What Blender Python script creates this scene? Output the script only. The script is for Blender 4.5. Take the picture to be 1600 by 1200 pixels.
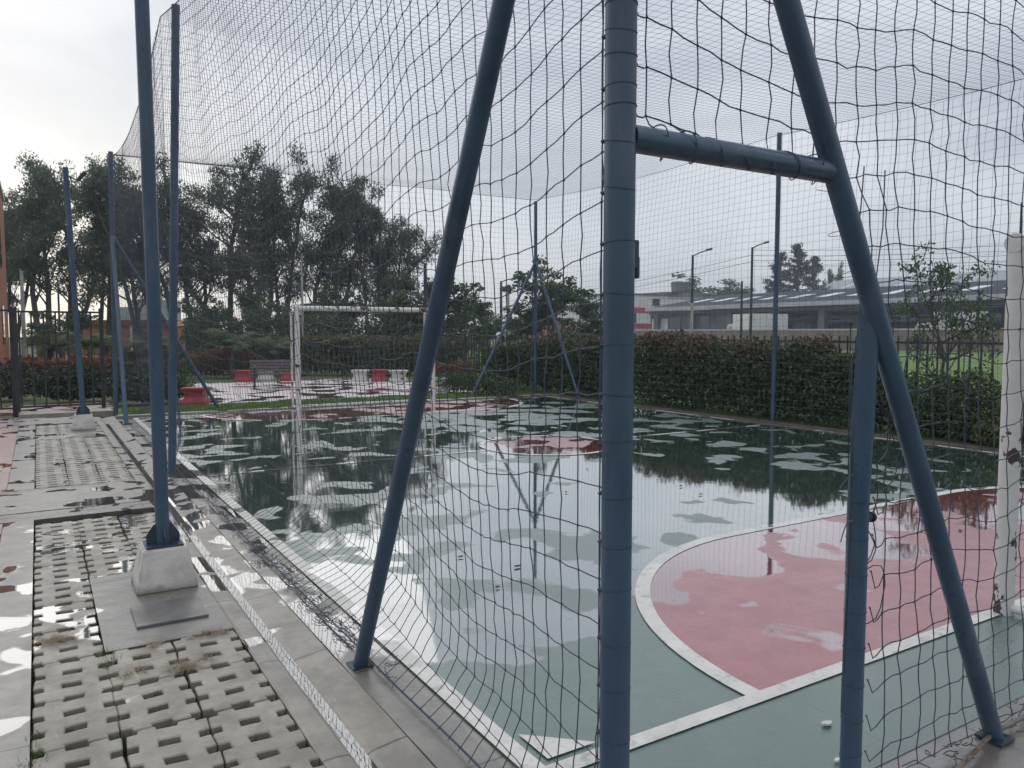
import bpy, bmesh, math, random
import numpy as np
from mathutils import Vector, Matrix, noise as mnoise
R = math.radians
random.seed(7); rng = np.random.default_rng(7)
for o in list(bpy.data.objects): bpy.data.objects.remove(o)
scene = bpy.context.scene
COL = scene.collection

# ------------------------------------------------------------------ camera
CAM = Vector((-1.509, -2.232, 1.57)); YAW, PITCH, F = 0.55, 0.067, 1207.5
cd = bpy.data.cameras.new('camera'); cam = bpy.data.objects.new('camera', cd); COL.objects.link(cam)
cam.location = CAM; cam.rotation_euler = (math.pi/2-PITCH, 0, -YAW)
cd.sensor_width = 36; cd.lens = F/1600*36; cd.clip_end = 3000; cd.clip_start = 0.05
scene.camera = cam
scene.render.resolution_x, scene.render.resolution_y = 1024, 768

def at(px, t, z=0.0):
    """ground point seen in column px of the photo, t metres ahead"""
    u = (px-800)/F
    return Vector((CAM.x+(math.sin(YAW)+u*math.cos(YAW))*t, CAM.y+(math.cos(YAW)-u*math.sin(YAW))*t, z))
def zat(py, t): return CAM.z+(519-py)/F*t

# ------------------------------------------------------------------ sky and sun
SUN_AZ, SUN_EL = R(-7), R(24)      # azimuth from +Y to the right
sd = Vector((math.sin(SUN_AZ)*math.cos(SUN_EL), math.cos(SUN_AZ)*math.cos(SUN_EL), math.sin(SUN_EL)))
w = bpy.data.worlds.new("World"); scene.world = w; w.use_nodes = True
nt = w.node_tree; nt.nodes.clear()
def N(nt, typ, ins=None, **props):
    n = nt.nodes.new(typ)
    for k, v in props.items(): setattr(n, k, v)
    for k, v in (ins or {}).items():
        s = n.inputs[k]
        if isinstance(v, bpy.types.NodeSocket): nt.links.new(v, s)
        else: s.default_value = v
    return n
def M(nt, op, a, b=0.0, c=None, clamp=False):
    ins = {0: a, 1: b}
    if c is not None: ins[2] = c
    return N(nt, 'ShaderNodeMath', ins, operation=op, use_clamp=clamp).outputs[0]
def MR(nt, v, a, b, c=0.0, d=1.0, smooth=True):
    return N(nt, 'ShaderNodeMapRange', {'Value': v, 'From Min': a, 'From Max': b, 'To Min': c, 'To Max': d},
             interpolation_type='SMOOTHSTEP' if smooth else 'LINEAR').outputs['Result']
def MX(nt, f, a, b, blend='MIX'):
    n = N(nt, 'ShaderNodeMix', {'Factor': f}, data_type='RGBA', blend_type=blend)
    for i, v in ((6, a), (7, b)):
        if isinstance(v, bpy.types.NodeSocket): nt.links.new(v, n.inputs[i])
        else: n.inputs[i].default_value = (*v, 1) if len(v) == 3 else v
    return n.outputs[2]
def NZ(nt, vec, scale, detail=3, rough=.55, dist=0.0):
    return N(nt, 'ShaderNodeTexNoise', {'Vector': vec, 'Scale': scale, 'Detail': detail, 'Roughness': rough, 'Distortion': dist}).outputs['Fac']
tc = N(nt, 'ShaderNodeTexCoord').outputs['Generated']
sky = N(nt, 'ShaderNodeTexSky', sky_type='NISHITA', sun_disc=False, sun_elevation=SUN_EL, sun_rotation=SUN_AZ)
mp = N(nt, 'ShaderNodeMapping', {'Vector': tc, 'Scale': (1, 1, 2.4), 'Rotation': (0.2, 0.1, 0.6)}).outputs[0]
cn = NZ(nt, mp, 1.9, 6, .5, .3)
cl = MX(nt, MR(nt, cn, .36, .64), (5.1, 5.5, 6.2), (7.6, 7.9, 8.4))
sep = N(nt, 'ShaderNodeSeparateXYZ', {0: tc}).outputs
grad = M(nt, 'ADD', MR(nt, sep[2], 0, .5, .90, 1.02, False), MR(nt, sep[2], .5, 1.0, 0, 1.3, False))
cl = N(nt, 'ShaderNodeVectorMath', {0: cl, 3: grad}, operation='SCALE').outputs[0]
dt = N(nt, 'ShaderNodeVectorMath', {0: tc, 1: tuple(sd)}, operation='DOT_PRODUCT').outputs['Value']
glow = M(nt, 'POWER', M(nt, 'MAXIMUM', dt, 0.0), 9.0)
gl = N(nt, 'ShaderNodeVectorMath', {0: (.15, .2, .3), 3: glow}, operation='SCALE').outputs[0]
cl = N(nt, 'ShaderNodeVectorMath', {0: cl, 1: gl}, operation='ADD').outputs[0]
d2 = N(nt, 'ShaderNodeVectorMath', {0: tc, 1: (.055, .996, .07)}, operation='DOT_PRODUCT').outputs['Value']   # break in the cloud low behind the grove
g2 = N(nt, 'ShaderNodeVectorMath', {0: (5.0, 4.3, 2.6), 3: M(nt, 'POWER', M(nt, 'MAXIMUM', d2, 0.0), 90.0)}, operation='SCALE').outputs[0]
cl = N(nt, 'ShaderNodeVectorMath', {0: cl, 1: g2}, operation='ADD').outputs[0]
mixs = MX(nt, .88, sky.outputs[0], cl)
bg = N(nt, 'ShaderNodeBackground', {'Color': mixs, 'Strength': .1})
wo = N(nt, 'ShaderNodeOutputWorld'); nt.links.new(bg.outputs[0], wo.inputs[0])
sl = bpy.data.lights.new('sun', 'SUN'); sl.energy = .5; sl.angle = R(60); sl.color = (1, .95, .87)
so = bpy.data.objects.new('sun', sl); COL.objects.link(so)
so.rotation_euler = (-sd).to_track_quat('-Z', 'Y').to_euler(); so.location = (0, 10, 30)
scene.view_settings.view_transform = 'Standard'; scene.view_settings.look = 'None'
scene.view_settings.exposure = 0.14; scene.view_settings.gamma = 1
scene.render.engine = 'CYCLES'

# ------------------------------------------------------------------ helpers
def tag(o, label=None, cat=None, group=None, kind=None):
    for k, v in (('label', label), ('category', cat), ('group', group), ('kind', kind)):
        if v: o[k] = v
    return o
def empty(name, loc, rz=0.0):
    o = bpy.data.objects.new(name, None); COL.objects.link(o); o.location = loc; o.rotation_euler = (0, 0, rz)
    o.empty_display_size = .1
    return o
def mesh_np(name, V, Fc, m, parent=None, smooth=False):
    V = np.asarray(V, dtype=np.float32).reshape(-1, 3); Fc = np.asarray(Fc, dtype=np.int32)
    k = Fc.shape[1]; me = bpy.data.meshes.new(name)
    me.vertices.add(len(V)); me.vertices.foreach_set('co', V.ravel())
    me.loops.add(Fc.size); me.loops.foreach_set('vertex_index', Fc.ravel())
    me.polygons.add(len(Fc)); me.polygons.foreach_set('loop_start', np.arange(0, Fc.size, k, dtype=np.int32))
    me.polygons.foreach_set('loop_total', np.full(len(Fc), k, dtype=np.int32))
    me.polygons.foreach_set('use_smooth', np.full(len(Fc), smooth, dtype=bool))
    me.update(calc_edges=True); me.validate()
    me.materials.append(m)
    o = bpy.data.objects.new(name, me); COL.objects.link(o)
    if parent: o.parent = parent
    return o
class MB:
    def __init__(s): s.v = []; s.f = []
    def add(s, vs, fs):
        b = len(s.v); s.v += [tuple(x) for x in vs]; s.f += [tuple(i+b for i in f) for f in fs]; return s
    def box(s, x0, x1, y0, y1, z0, z1):
        return s.frus([(x0, y0, z0), (x1, y0, z0), (x1, y1, z0), (x0, y1, z0)], [(x0, y0, z1), (x1, y0, z1), (x1, y1, z1), (x0, y1, z1)])
    def frus(s, a, b):
        return s.add(list(a)+list(b), [(3, 2, 1, 0), (4, 5, 6, 7), (0, 1, 5, 4), (1, 2, 6, 5), (2, 3, 7, 6), (3, 0, 4, 7)])
    def obox(s, c, ax, ay, az):
        c, ax, ay, az = map(Vector, (c, ax, ay, az))
        return s.frus([c-ax-ay-az, c+ax-ay-az, c+ax+ay-az, c-ax+ay-az], [c-ax-ay+az, c+ax-ay+az, c+ax+ay+az, c-ax+ay+az])
    def bar(s, p, q, w, h, up=(0, 0, 1)):
        p, q = Vector(p), Vector(q); d = (q-p); L = d.length; d.normalize()
        x = d.cross(Vector(up)); x = x.normalized() if x.length > 1e-4 else Vector((1, 0, 0)); y = x.cross(d)
        return s.obox((p+q)/2, x*w/2, d*L/2, y*h/2)
    def tube(s, pts, r, n=8, caps=True):
        pts = [Vector(p) for p in pts]; m = len(pts); b = len(s.v)
        rr = r if isinstance(r, (list, tuple)) else [r]*m
        ref = None
        for i, p in enumerate(pts):
            d = (pts[min(i+1, m-1)]-pts[max(i-1, 0)]).normalized()
            if ref is None: ref = Vector((0, 0, 1)) if abs(d.z) < .9 else Vector((1, 0, 0))
            x = (ref-d*ref.dot(d)).normalized(); ref = x; y = d.cross(x)
            for k in range(n):
                a = 2*math.pi*k/n; s.v.append(tuple(p+(x*math.cos(a)+y*math.sin(a))*rr[i]))
        for i in range(m-1):
            for k in range(n):
                k2 = (k+1) % n; s.f.append((b+i*n+k, b+i*n+k2, b+(i+1)*n+k2, b+(i+1)*n+k))
        if caps:
            s.f.append(tuple(b+k for k in range(n))[::-1]); s.f.append(tuple(b+(m-1)*n+k for k in range(n)))
        return s
    def build(s, name, m, parent=None, smooth=False, bevel=0.0):
        me = bpy.data.meshes.new(name); me.from_pydata(s.v, [], s.f); me.update()
        bm = bmesh.new(); bm.from_mesh(me); bmesh.ops.recalc_face_normals(bm, faces=bm.faces)
        if bevel: bmesh.ops.bevel(bm, geom=[e for e in bm.edges if len(e.link_faces) == 2 and e.calc_face_angle(0) > .6], offset=bevel, segments=2, affect='EDGES', clamp_overlap=True)
        bm.to_mesh(me); bm.free()
        if smooth:
            for p in me.polygons: p.use_smooth = True
            me.set_sharp_from_angle(angle=R(40))
        me.materials.append(m)
        o = bpy.data.objects.new(name, me); COL.objects.link(o)
        if parent: o.parent = parent
        return o
def copy_tree(o, parent=None):
    c = o.copy(); COL.objects.link(c)
    if parent: c.parent = parent
    for ch in list(o.children): copy_tree(ch, c)
    return c

# ------------------------------------------------------------------ materials
def newmat(name):
    m = bpy.data.materials.new(name); m.use_nodes = True; nt = m.node_tree
    return m, nt, nt.nodes['Principled BSDF']
def lk(nt, a, b): nt.links.new(a, b)
def simple(name, c1, c2=None, scale=8, rough=.6, bump=0.0, bscale=None, metal=0.0, stretch=(1, 1, 1), lo=.35, hi=.65, spec=.5):
    m, nt, b = newmat(name)
    tc = N(nt, 'ShaderNodeTexCoord').outputs['Object']
    v = N(nt, 'ShaderNodeMapping', {'Vector': tc, 'Scale': stretch}).outputs[0]
    n = NZ(nt, v, scale, 5, .6)
    c2 = c2 or tuple(x*.75 for x in c1)
    lk(nt, MX(nt, MR(nt, n, lo, hi), c1, c2), b.inputs['Base Color'])
    b.inputs['Roughness'].default_value = rough; b.inputs['Metallic'].default_value = metal
    b.inputs['Specular IOR Level'].default_value = spec
    if bump:
        n2 = NZ(nt, v, bscale or scale*4, 4, .6)
        lk(nt, N(nt, 'ShaderNodeBump', {'Height': n2, 'Strength': bump, 'Distance': .01}).outputs[0], b.inputs['Normal'])
    return m
def foliage(name, ca, cb, cc=None, rough=.5, tip=None, trans=.25):
    """leaf colours vary leaf by leaf; tip = (colour, z0, z1): new growth at the top has a colour of its own"""
    m, nt, b = newmat(name)
    g = N(nt, 'ShaderNodeNewGeometry'); r = g.outputs['Random Per Island']
    pos = N(nt, 'ShaderNodeTexCoord').outputs['Object']
    c = MX(nt, r, ca, cb)
    n = NZ(nt, pos, .9, 3)
    if cc: c = MX(nt, MR(nt, n, .45, .62), c, cc)
    if tip:
        z = N(nt, 'ShaderNodeSeparateXYZ', {0: pos}).outputs[2]
        f = M(nt, 'MULTIPLY', MR(nt, M(nt, 'ADD', z, M(nt, 'MULTIPLY', M(nt, 'SUBTRACT', n, .5), 1.0)), tip[1], tip[2]), MR(nt, r, .25, .5))
        c = MX(nt, f, c, tip[0])
    lk(nt, c, b.inputs['Base Color']); b.inputs['Roughness'].default_value = rough
    tr = N(nt, 'ShaderNodeBsdfTranslucent'); lk(nt, c, tr.inputs[0])
    mx = N(nt, 'ShaderNodeMixShader', {0: trans}); lk(nt, b.outputs[0], mx.inputs[1]); lk(nt, tr.outputs[0], mx.inputs[2])
    lk(nt, mx.outputs[0], nt.nodes['Material Output'].inputs[0])
    return m
def puddle_mask(nt, pos, bias=0.0, scale=1.0):
    """standing water lies in the low spots of the court; one mask for every painted sheet so puddles run across them"""
    v = N(nt, 'ShaderNodeMapping', {'Vector': pos, 'Scale': (1, 1, 0), 'Location': (3.3, 1.7, 0)}).outputs[0]
    n1 = NZ(nt, v, 1.65*scale, 3, .45, .35); n2 = NZ(nt, v, .28*scale, 1, .5)
    s = M(nt, 'ADD', M(nt, 'MULTIPLY', n1, .72), M(nt, 'MULTIPLY', n2, .35))
    y = N(nt, 'ShaderNodeSeparateXYZ', {0: pos}).outputs[1]
    s = M(nt, 'ADD', s, MR(nt, y, -.3, 1.9, -.26, 0.0)); s = M(nt, 'ADD', s, MR(nt, y, 5, 9, 0.0, -.05))
    s = M(nt, 'ADD', s, M(nt, 'MULTIPLY', M(nt, 'SUBTRACT', NZ(nt, v, 14*scale, 4, .7), .5), .018))
    return MR(nt, M(nt, 'ADD', s, bias), .484, .508)
def wet(name, c1, c2, bias=0.0, damp_rough=.30, cscale=6, ior=3.0, extra=None, bump=.25, pscale=1.0, pcol=.72, film=2.2, dfilm=.38):
    m, nt, b = newmat(name)
    pos = N(nt, 'ShaderNodeNewGeometry').outputs['Position']
    mask = puddle_mask(nt, pos, bias, pscale)
    n = NZ(nt, pos, cscale, 6, .65); nf = NZ(nt, pos, 45, 3, .6)
    c = MX(nt, MR(nt, n, .35, .68), c1, c2)
    c = MX(nt, M(nt, 'MULTIPLY', MR(nt, nf, .52, .72), .38), c, tuple(x*.5 for x in c1))
    c = MX(nt, M(nt, 'MULTIPLY', MR(nt, NZ(nt, N(nt, 'ShaderNodeMapping', {'Vector': pos, 'Scale': (1, .25, 1), 'Rotation': (0, 0, .7)}).outputs[0], 22, 6, .75), .60, .70), .4), c, tuple(min(1, x*1.5+.04) for x in c1))
    c = MX(nt, M(nt, 'MULTIPLY', MR(nt, NZ(nt, pos, .7, 3), .4, .62), .35), c, tuple(x*.62 for x in c1))
    if extra: c = extra(nt, pos, c)
    c = MX(nt, mask, c, MX(nt, 1.0, c, (pcol, pcol, pcol), 'MULTIPLY'))
    lk(nt, c, b.inputs['Base Color'])
    nr = NZ(nt, pos, 3.0, 4, .6)
    dr = MR(nt, nr, .3, .7, damp_rough*.75, damp_rough*1.3)
    mr = N(nt, 'ShaderNodeMix', {0: mask, 2: dr, 3: .012}, data_type='FLOAT').outputs[0]
    lk(nt, mr, b.inputs['Roughness'])
    io = N(nt, 'ShaderNodeMix', {0: mask, 2: 1.75, 3: ior}, data_type='FLOAT').outputs[0]
    lk(nt, io, b.inputs['IOR'])
    bv = N(nt, 'ShaderNodeMapping', {'Vector': pos, 'Scale': (1, 1.8, 1)}).outputs[0]
    hb = M(nt, 'ADD', NZ(nt, bv, 26, 5, .6), M(nt, 'MULTIPLY', NZ(nt, bv, 4, 2), 3.0))
    st = N(nt, 'ShaderNodeMix', {0: mask, 2: bump, 3: .012}, data_type='FLOAT').outputs[0]
    lk(nt, N(nt, 'ShaderNodeBump', {'Height': hb, 'Strength': st, 'Distance': .008}).outputs[0], b.inputs['Normal'])
    # the skin of water over the paint mirrors more and more towards grazing views
    fc = N(nt, 'ShaderNodeLayerWeight', {'Blend': .5}).outputs['Facing']
    fac = M(nt, 'MULTIPLY', M(nt, 'POWER', fc, film), N(nt, 'ShaderNodeMix', {0: mask, 2: dfilm, 3: .80}, data_type='FLOAT').outputs[0])
    gr = N(nt, 'ShaderNodeMix', {0: mask, 2: damp_rough*1.2, 3: .012}, data_type='FLOAT').outputs[0]
    gb = N(nt, 'ShaderNodeBsdfGlossy', {'Color': (.97, .97, .97, 1), 'Roughness': gr, 'Normal': b.inputs['Normal'].links[0].from_socket})
    mx = N(nt, 'ShaderNodeMixShader', {0: fac}); lk(nt, b.outputs[0], mx.inputs[1]); lk(nt, gb.outputs[0], mx.inputs[2])
    lk(nt, mx.outputs[0], nt.nodes['Material Output'].inputs[0])
    return m
def worn(c, lo=.58, hi=.66, amt=.7, sc=14):
    def f(nt, pos, col):
        n = NZ(nt, pos, sc, 6, .7)
        return MX(nt, M(nt, 'MULTIPLY', MR(nt, n, lo, hi), amt), col, c)
    return f
def joints(px_, py_, wd=.006, col=(.03, .03, .028), ox=0.0, oy=0.0, stain=True):
    """sawn joints between cast slabs"""
    def f(nt, pos, c):
        s = N(nt, 'ShaderNodeSeparateXYZ', {0: pos}).outputs
        wob = M(nt, 'MULTIPLY', M(nt, 'SUBTRACT', NZ(nt, pos, 3, 2), .5), .03)
        for o, p_, a in ((ox, px_, 0), (oy, py_, 1)):
            if not p_: continue
            q = M(nt, 'ABSOLUTE', M(nt, 'SUBTRACT', M(nt, 'FRACT', M(nt, 'DIVIDE', M(nt, 'ADD', M(nt, 'ADD', s[a], o+50), wob), p_)), .5))
            c = MX(nt, MR(nt, q, .5-wd/p_, .5-.4*wd/p_), c, col)
        n = NZ(nt, pos, 2.2, 4, .6)
        if stain: c = MX(nt, M(nt, 'MULTIPLY', MR(nt, n, .5, .66), .55), c, (.13, .12, .10))
        return c
    return f
def brickfn(sx, sy, mort, ca=(.30, .13, .10), cb=(.22, .10, .08)):
    def f(nt, pos, c):
        t = N(nt, 'ShaderNodeTexBrick', {'Vector': pos, 'Scale': 1.0, 'Mortar Size': .006, 'Brick Width': sx, 'Row Height': sy,
              'Color1': (*ca, 1), 'Color2': (*cb, 1), 'Mortar': (*mort, 1)})
        n = NZ(nt, pos, 3.5, 5)
        return MX(nt, M(nt, 'MULTIPLY', MR(nt, n, .45, .7), .5), t.outputs[0], (.24, .20, .17))
    return f

GREEN = wet('court_green_paint', (.058, .112, .088), (.082, .136, .110), bias=.03, extra=joints(3.03, 3.3, .006, (.05, .07, .06), .3, .9, False), film=1.8, dfilm=.30)
RED = wet('court_red_paint', (.36, .080, .088), (.28, .062, .068), bias=.052, dfilm=.36)
WHITE = wet('court_white_paint', (.66, .62, .56), (.52, .48, .42), bias=-.05, extra=worn((.12, .14, .12), .53, .70, .75, 9), damp_rough=.38)
SLAB = wet('wet_slab_concrete', (.20, .178, .145), (.13, .115, .097), dfilm=.25, bias=.0, extra=joints(0, .95, .008, oy=.2), damp_rough=.33, pcol=.6)
KERB = wet('kerb_concrete', (.25, .212, .165), (.155, .135, .105), dfilm=.15, bias=-.065, extra=joints(0, .98, .009, oy=.5), damp_rough=.42, pscale=1.7, pcol=.6)
BAND = wet('band_concrete', (.22, .198, .165), (.14, .127, .105), dfilm=.2, bias=-.055, extra=joints(0, .93, .007), damp_rough=.36, pscale=1.5, pcol=.5)
PATCH = wet('dark_cement', (.13, .12, .10), (.09, .085, .072), bias=-.07, dfilm=.2, damp_rough=.3, pscale=1.3)
PAVER = wet('paver_concrete', (.31, .27, .205), (.175, .152, .118), dfilm=.12, bias=-.10, extra=worn((.12, .11, .10), .55, .7, .6, 9), damp_rough=.6, pscale=1.9, bump=.2)
BRICKP = wet('brick_paving', (.3, .13, .1), (.2, .1, .08), bias=-.05, dfilm=.2, extra=brickfn(.2, .1, (.10, .08, .07)), damp_rough=.4, pscale=1.2)
PLAZA = wet('plaza_paving', (.3, .13, .1), (.2, .1, .08), bias=-.02, extra=brickfn(.24, .12, (.16, .12, .11), (.40, .23, .20), (.33, .18, .16)), damp_rough=.42, dfilm=.5, pscale=.9)
m, nt, b = newmat('channel_water'); b.inputs['Base Color'].default_value = (.10, .095, .085, 1); b.inputs['Roughness'].default_value = .015; b.inputs['IOR'].default_value = 4.0
lk(nt, N(nt, 'ShaderNodeBump', {'Height': NZ(nt, N(nt, 'ShaderNodeNewGeometry').outputs['Position'], 9, 2), 'Strength': .03, 'Distance': .01}).outputs[0], b.inputs['Normal'])
WATER = m
SOIL = simple('soil', (.018, .016, .012), (.010, .009, .007), 20, .95, .6, 60, spec=.1)
BLUE = simple('blue_paint', (.040, .080, .128), (.029, .058, .094), 5, .34, .08, 60, stretch=(1, 1, .3))
BLUED = simple('dark_blue_paint', (.022, .04, .062), (.016, .03, .046), 5, .4, .08, 60)
BLACKM = simple('black_iron', (.016, .018, .022), (.03, .028, .026), 9, .5, .1)
CORD = simple('net_cord', (.045, .055, .080), (.07, .075, .10), 30, .7)
CORDF = simple('white_cord', (.30, .30, .28), (.20, .20, .19), 30, .8)
WBLOCK = simple('white_block', (.56, .53, .48), (.38, .36, .32), 7, .75, .6, 30, lo=.42, hi=.72)
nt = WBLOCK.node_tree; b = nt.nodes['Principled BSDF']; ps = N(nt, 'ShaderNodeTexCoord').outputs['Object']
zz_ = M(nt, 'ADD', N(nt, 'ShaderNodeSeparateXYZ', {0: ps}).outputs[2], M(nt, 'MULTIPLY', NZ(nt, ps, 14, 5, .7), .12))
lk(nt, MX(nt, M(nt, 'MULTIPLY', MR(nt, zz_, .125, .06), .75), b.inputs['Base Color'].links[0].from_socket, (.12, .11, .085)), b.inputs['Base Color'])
STEEL = simple('wet_steel', (.22, .22, .215), (.14, .135, .13), 6, .3, .15, 50, metal=.6)
RUST = simple('rusty_pipe', (.20, .17, .15), (.12, .07, .045), 14, .45, .4, 60, metal=.4)
for m_, rc in ((BLUE, (.09, .045, .03)), (BLUED, (.08, .04, .025))):
    nt = m_.node_tree; b = nt.nodes['Principled BSDF']; ps = N(nt, 'ShaderNodeTexCoord').outputs['Object']
    v_ = N(nt, 'ShaderNodeMapping', {'Vector': ps, 'Scale': (1, 1, .35)}).outputs[0]
    lk(nt, MX(nt, M(nt, 'MULTIPLY', MR(nt, NZ(nt, v_, 28, 6, .7), .66, .70), .8), MX(nt, M(nt, 'MULTIPLY', MR(nt, NZ(nt, v_, 5, 5, .7), .5, .68), .4), b.inputs['Base Color'].links[0].from_socket, (.10, .125, .15)), rc), b.inputs['Base Color'])
    lk(nt, MR(nt, NZ(nt, v_, 9, 5, .6), .35, .65, .26, .5), b.inputs['Roughness'])
# chipped white paint of the goals
m, nt, b = newmat('chipped_white_paint'); ps = N(nt, 'ShaderNodeTexCoord').outputs['Object']
chip = MR(nt, NZ(nt, N(nt, 'ShaderNodeMapping', {'Vector': ps, 'Scale': (1, 1, .7), 'Location': (.2, .1, .34)}).outputs[0], 6, 5, .6), .575, .59)
lk(nt, MX(nt, chip, MX(nt, NZ(nt, ps, 12, 4), (.68, .68, .65), (.5, .49, .46)), (.055, .035, .03)), b.inputs['Base Color'])
lk(nt, N(nt, 'ShaderNodeBump', {'Height': chip, 'Strength': -.5, 'Distance': .004}).outputs[0], b.inputs['Normal']); b.inputs['Roughness'].default_value = .45
GOALP = m
REDC = simple('red_painted_concrete', (.40, .045, .055), (.30, .03, .04), 5, .45, .1)
WHITEC = simple('white_painted_concrete', (.66, .65, .63), (.5, .49, .47), 5, .5, .1)
WOOD = simple('bench_wood', (.15, .115, .11), (.10, .08, .08), 12, .5, .2, stretch=(.2, 1, 1))
LAWN = simple('lawn', (.085, .16, .025), (.12, .18, .035), .9, .9, .8, 40)
FIELD = simple('field', (.07, .10, .03), (.10, .10, .05), .15, .95, .6, 12)
BLADE = foliage('grass_blade', (.07, .15, .02), (.13, .21, .035), trans=.35)
STRAW = foliage('dry_straw', (.20, .14, .075), (.30, .23, .13), trans=.2)
WEED = foliage('weed_leaf', (.045, .085, .02), (.12, .13, .04), trans=.3)
EUC = foliage('eucalyptus_leaf', (.065, .10, .062), (.125, .16, .10), (.10, .12, .075), trans=.45)
DARKT = foliage('dark_tree_leaf', (.045, .08, .04), (.09, .135, .062), (.075, .11, .045), trans=.42)
CONIF = foliage('conifer_needle', (.022, .040, .030), (.035, .055, .042), trans=.15)
HEDGE = foliage('hedge_leaf', (.026, .055, .020), (.062, .105, .032), (.045, .07, .022), tip=((.15, .075, .045), 1.0, 1.55), trans=.22)
HEDGEG = foliage('green_hedge_leaf', (.035, .060, .020), (.07, .10, .03), (.09, .09, .035), tip=((.15, .10, .04), .9, 1.5), trans=.25)
HEDGER = foliage('red_hedge_leaf', (.28, .095, .05), (.18, .07, .035), (.09, .07, .03), trans=.3)
SHRUBD = foliage('dark_shrub_leaf', (.012, .026, .013), (.03, .05, .02), trans=.15)
PALM = foliage('palm_leaf', (.06, .10, .03), (.10, .13, .045), trans=.35)
BARK = simple('bark', (.11, .095, .08), (.06, .05, .042), 6, .85, .5, 30, stretch=(3, 3, .6))
CORE = simple('hedge_branches', (.03, .025, .018), (.015, .014, .01), 10, .9, .8)
BRICKW = simple('orange_brick', (.40, .17, .10), (.32, .13, .08), 3, .8, .3)
PALEB = simple('pale_render', (.72, .71, .69), (.60, .59, .57), 2, .8)
REDW = simple('red_band_paint', (.45, .04, .05), (.36, .03, .04), 3, .6)
ROOFD = simple('dark_roof_sheet', (.045, .052, .064), (.034, .038, .046), .8, .85, .3, stretch=(1, 8, 1), spec=.15)
ROOFL = simple('grey_roof_sheet', (.30, .31, .32), (.22, .23, .24), .8, .6, .3, stretch=(1, 8, 1))
SKYL = simple('skylight_sheet', (.68, .70, .70), (.58, .6, .6), 2, .3)
FASC = simple('pale_fascia', (.46, .48, .49), (.38, .39, .40), 1, .6)
GREYW = simple('grey_wall', (.13, .135, .15), (.09, .095, .105), .6, .8)
REDB = simple('red_brick_wall', (.36, .17, .13), (.28, .13, .10), 1.5, .85, .3)
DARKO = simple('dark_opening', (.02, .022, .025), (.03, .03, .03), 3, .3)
GLASS = simple('window_glass', (.05, .06, .07), (.07, .08, .09), 3, .08)
TERRA = simple('terracotta_roof', (.28, .10, .06), (.2, .08, .05), 6, .7, .4)
CONCP = simple('pole_concrete', (.40, .39, .37), (.30, .29, .27), 3, .8, .2)
PEELB = simple('wall_brownish', (.26, .20, .16), (.15, .12, .10), .9, .85, .4)
WIRE = simple('black_wire', (.02, .02, .022), None, 5, .5)

# ------------------------------------------------------------------ ground and court (setting)
def struct(o): o['kind'] = 'structure'; return o
def sheet(name, x0, x1, y0, y1, z, m, t=.05, nx=1, ny=1):
    return struct(MB().box(x0, x1, y0, y1, z-t, z).build(name, m))
def poly_sheet(name, loop, z, m, inner=None):
    """flat painted sheet, about 1.5 mm of paint standing 3 mm proud; loop and inner are matched outlines of a ring or one polygon"""
    mb = MB(); n = len(loop)
    if inner:
        for i in range(n-1):
            a, b_, c, d = loop[i], loop[i+1], inner[i+1], inner[i]
            mb.add([(p[0], p[1], z) for p in (a, b_, c, d)], [(0, 1, 2, 3)])
    else: mb.add([(p[0], p[1], z) for p in loop], [tuple(range(n))])
    o = mb.build(name, m)
    me = o.data; bm = bmesh.new(); bm.from_mesh(me)
    for f in bm.faces:
        if f.normal.z < 0: f.normal_flip()
    bm.to_mesh(me); bm.free()
    return struct(o)
W_, L_ = 9.0, 13.27
g = MB(); g.add([(-300, -300, -.06), (300, -300, -.06), (300, 300, -.06), (-300, 300, -.06)], [(0, 1, 2, 3)]); struct(g.build('ground', FIELD))
sheet('lawn', 9.62, 61.8, -40, 95, -.02, LAWN); sheet('lawn_strip', -.3, 9.5, 13.72, 15.6, -.01, LAWN)
sheet('plaza', 1.15, 8.4, 15.6, 23.0, .0, PLAZA); sheet('path', -4.5, -.2, 15.75, 17.4, -.005, BRICKP)
sheet('court', -.085, 9.12, -.62, 13.52, 0.0, GREEN, .08)
Z1, Z2 = .0035, .007
def dshape(y0, sgn, r, xl=3.0, xr=6.0, n=28):
    pts = [(xl-r*math.cos(a), y0+sgn*r*math.sin(a)) for a in np.linspace(0, math.pi/2, n)]
    pts += [(xr+r*math.sin(a), y0+sgn*r*math.cos(a)) for a in np.linspace(0, math.pi/2, n)]
    return pts
for y0, s in ((.0, 1), (L_, -1)):
    poly_sheet('penalty_area', dshape(y0, s, 1.87), Z1, RED)
    poly_sheet('penalty_arc_line', dshape(y0, s, 1.96), Z2, WHITE, dshape(y0, s, 1.87))
poly_sheet('side_line', [(-.085, -.08), (-.085, L_+.08)], Z2, WHITE, [(0, -.08), (0, L_+.08)])
poly_sheet('side_line', [(W_, -.08), (W_, L_+.08)], Z2, WHITE, [(W_+.085, -.08), (W_+.085, L_+.08)])
poly_sheet('goal_line', [(0.001, -.075), (W_-.001, -.075)], Z2, WHITE, [(.001, 0), (W_-.001, 0)])
poly_sheet('goal_line', [(0.001, L_-.04), (W_-.001, L_-.04)], Z2, WHITE, [(.001, L_+.04), (W_-.001, L_+.04)])
cc = [(4.5+.88*math.cos(a), 6.63+.88*math.sin(a)) for a in np.linspace(0, 2*math.pi, 61)]
co = [(4.5+.95*math.cos(a), 6.63+.95*math.sin(a)) for a in np.linspace(0, 2*math.pi, 61)]
poly_sheet('centre_circle', cc[:-1], Z1, RED); poly_sheet('centre_circle_line', co, Z2+.001, WHITE, cc)
poly_sheet('halfway_line', [(.001, 6.60), (3.55, 6.60)], Z2, WHITE, [(.001, 6.66), (3.55, 6.66)])
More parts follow.
